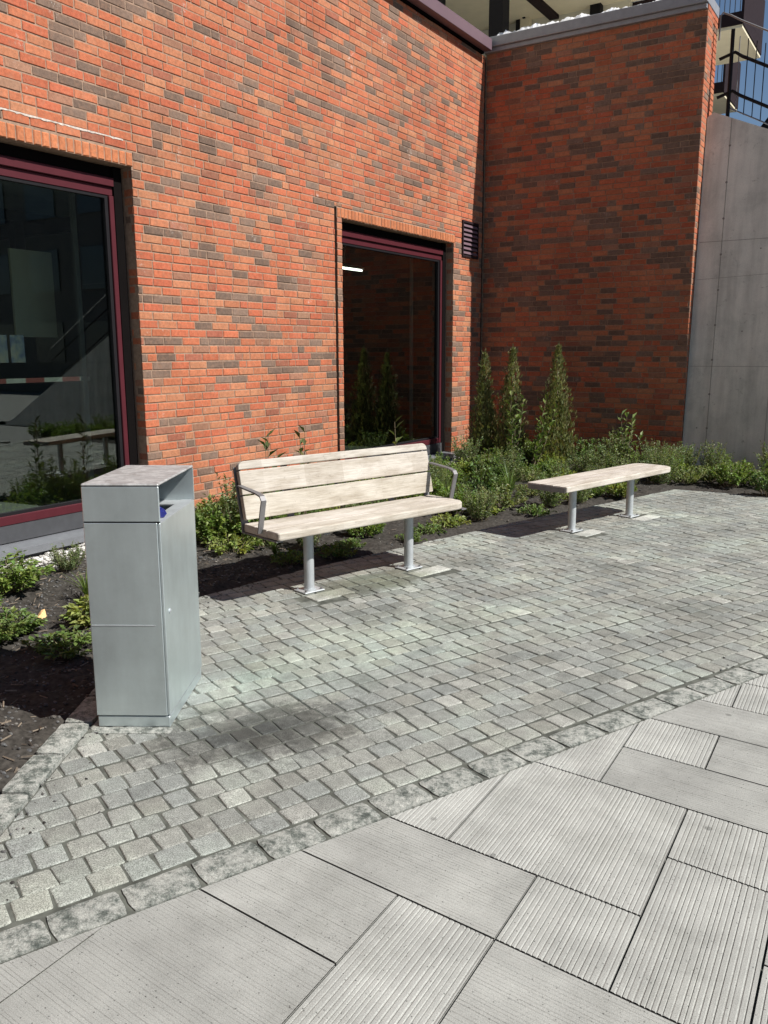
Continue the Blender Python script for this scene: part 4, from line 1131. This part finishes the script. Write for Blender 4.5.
# the long bed behind the benches and along the walls
pts = [(-2.75, 11.35), (-2.45, 11.0), (-2.15, 11.3), (-1.88, 11.0), (-1.62, 11.28), (-1.35, 10.98), (-1.05, 11.2), (-.72, 11.05), (-.4, 11.3), (-2.0, 11.75), (-1.5, 11.7), (-1.0, 11.75)]
def edge_x(y):
    e = [(4.03, -4.06), (4.9, -3.92), (7.45, -3.29), (10.38, -2.42)]
    for (a, xa), (c, xc) in zip(e, e[1:]):
        if y <= c: return xa+(xc-xa)*(y-a)/(c-a)
    return 9
tries = 0
while len(pts) < 150 and tries < 20000:
    tries += 1
    y = random.uniform(5.5, 12.35); x = random.uniform(-5.75, 2.2)
    if y < 10.45 and x > edge_x(y)-.14: continue
    if y >= 10.45 and y < 10.72: continue
    if x > -.5 and random.random() < .4: continue
    if y > 12.3 and x > -2.9: continue
    dmin = random.uniform(.22, .33)
    if any((x-a)**2+(y-c)**2 < dmin*dmin for a, c in pts): continue
    if any((x-a)**2+(y-c)**2 < .05 for a, c in ((-4.72, 10.7), (-4.4, 10.7), (-5.46, 11.4), (-5.02, 11.4), (-4.36, 11.45), (-3.22, 11.0))): continue
    pts.append((x, y))
for (x, y) in pts:
    near = y < 10.45 and x > edge_x(y)-.6
    if y >= 10.45 and x > -3.0:
        m_ = random.choice(flows+[mounds[0], mounds[5], low[1], mounds[2], mounds[5]]); lab = 'loose green perennial in the strip of bed before the concrete wall'; grp = 'perennials before the concrete wall'
        s = random.uniform(.75, 1.05)
    elif near:
        m_ = random.choice([low[0], low[1], low[0], mounds[3], mounds[1], flows[0]]); s = random.uniform(.6, .95)
        lab = 'low leafy perennial at the front of the bed beside the setts'; grp = 'low perennials along the setts'
    else:
        m_ = random.choice(mounds+flows+strap[:1]); s = random.uniform(.6, 1.15)
        lab = 'bushy green perennial in the dense bed between the benches and the brick walls'; grp = 'perennials in the dense bed'
    place('leafy_perennial', (x, y, soil_h(x, y)), F(m_), lab, 'plant', grp, None, s)

# fallen leaf on the soil
mb = MB(); vs = []
for k in range(12):
    t = k/12*6.283; r = .05*(1-.35*abs(math.sin(t*.5)))*(1+.12*math.sin(t*3))
    vs.append((r*math.cos(t)*1.1, r*math.sin(t)*.75, .012+.016*math.cos(t*2)))
for k in range(12): mb.face([(0, 0, .02), vs[k], vs[(k+1) % 12]], 0, (.72, .47, .22), True)
mb.tube([(-.05, 0, .01), (-.085, .008, .012)], .002, 5, 0, (.4, .25, .1))
o = mb.build('fallen_leaf', M['chip']); o.location = (-4.57, 3.16, .005); o.rotation_euler = (0.15, -.3, 2.0)
tag(o, 'yellow fallen leaf lying on the bare soil left of the bin', 'leaf')

# ------------------------------------------------------------------ sun, sky, camera
SD = Vector((1.0, .122, 1.02)).normalized()
el = math.asin(SD.z); rot = math.atan2(SD.x, SD.y)
w = bpy.data.worlds.new('World'); bpy.context.scene.world = w; w.use_nodes = True; nt = w.node_tree
sky = nt.nodes.new('ShaderNodeTexSky'); sky.sky_type = 'NISHITA'; sky.sun_disc = False; sky.sun_elevation = el; sky.sun_rotation = rot
sky.air_density = 1.0; sky.dust_density = .1; sky.ozone_density = 3.0; sky.altitude = 200
bg = nt.nodes['Background']; bg.inputs['Strength'].default_value = .056; nt.links.new(sky.outputs[0], bg.inputs['Color'])
sl = bpy.data.lights.new('sun', 'SUN'); sl.energy = 5.0; sl.angle = RAD(.53); sl.color = (1, .96, .895)
so = bpy.data.objects.new('sun', sl); C.objects.link(so); so.rotation_euler = (-SD).to_track_quat('-Z', 'Y').to_euler(); so.location = SD*40
p, r, y = .1883968, -.003705, .564622
fwd = Vector((-math.sin(y)*math.cos(p), math.cos(y)*math.cos(p), -math.sin(p))); right = Vector((math.cos(y), math.sin(y), 0)); up = right.cross(fwd)
r2 = right*math.cos(r)+up*math.sin(r); u2 = -right*math.sin(r)+up*math.cos(r)
cam = bpy.data.cameras.new('camera'); cam.sensor_fit = 'HORIZONTAL'; cam.sensor_width = 36; cam.lens = 844.7/768*36; cam.clip_end = 1000; cam.clip_start = .05
co = bpy.data.objects.new('camera', cam); C.objects.link(co)
co.matrix_world = Matrix(((r2.x, u2.x, -fwd.x, 0), (r2.y, u2.y, -fwd.y, 0), (r2.z, u2.z, -fwd.z, 1.65), (0, 0, 0, 1)))
sc = bpy.context.scene; sc.camera = co
sc.view_settings.view_transform = 'Standard'; sc.view_settings.look = 'None'; sc.view_settings.exposure = .5; sc.view_settings.gamma = 1
sc.cycles.max_bounces = 8; sc.cycles.transparent_max_bounces = 12
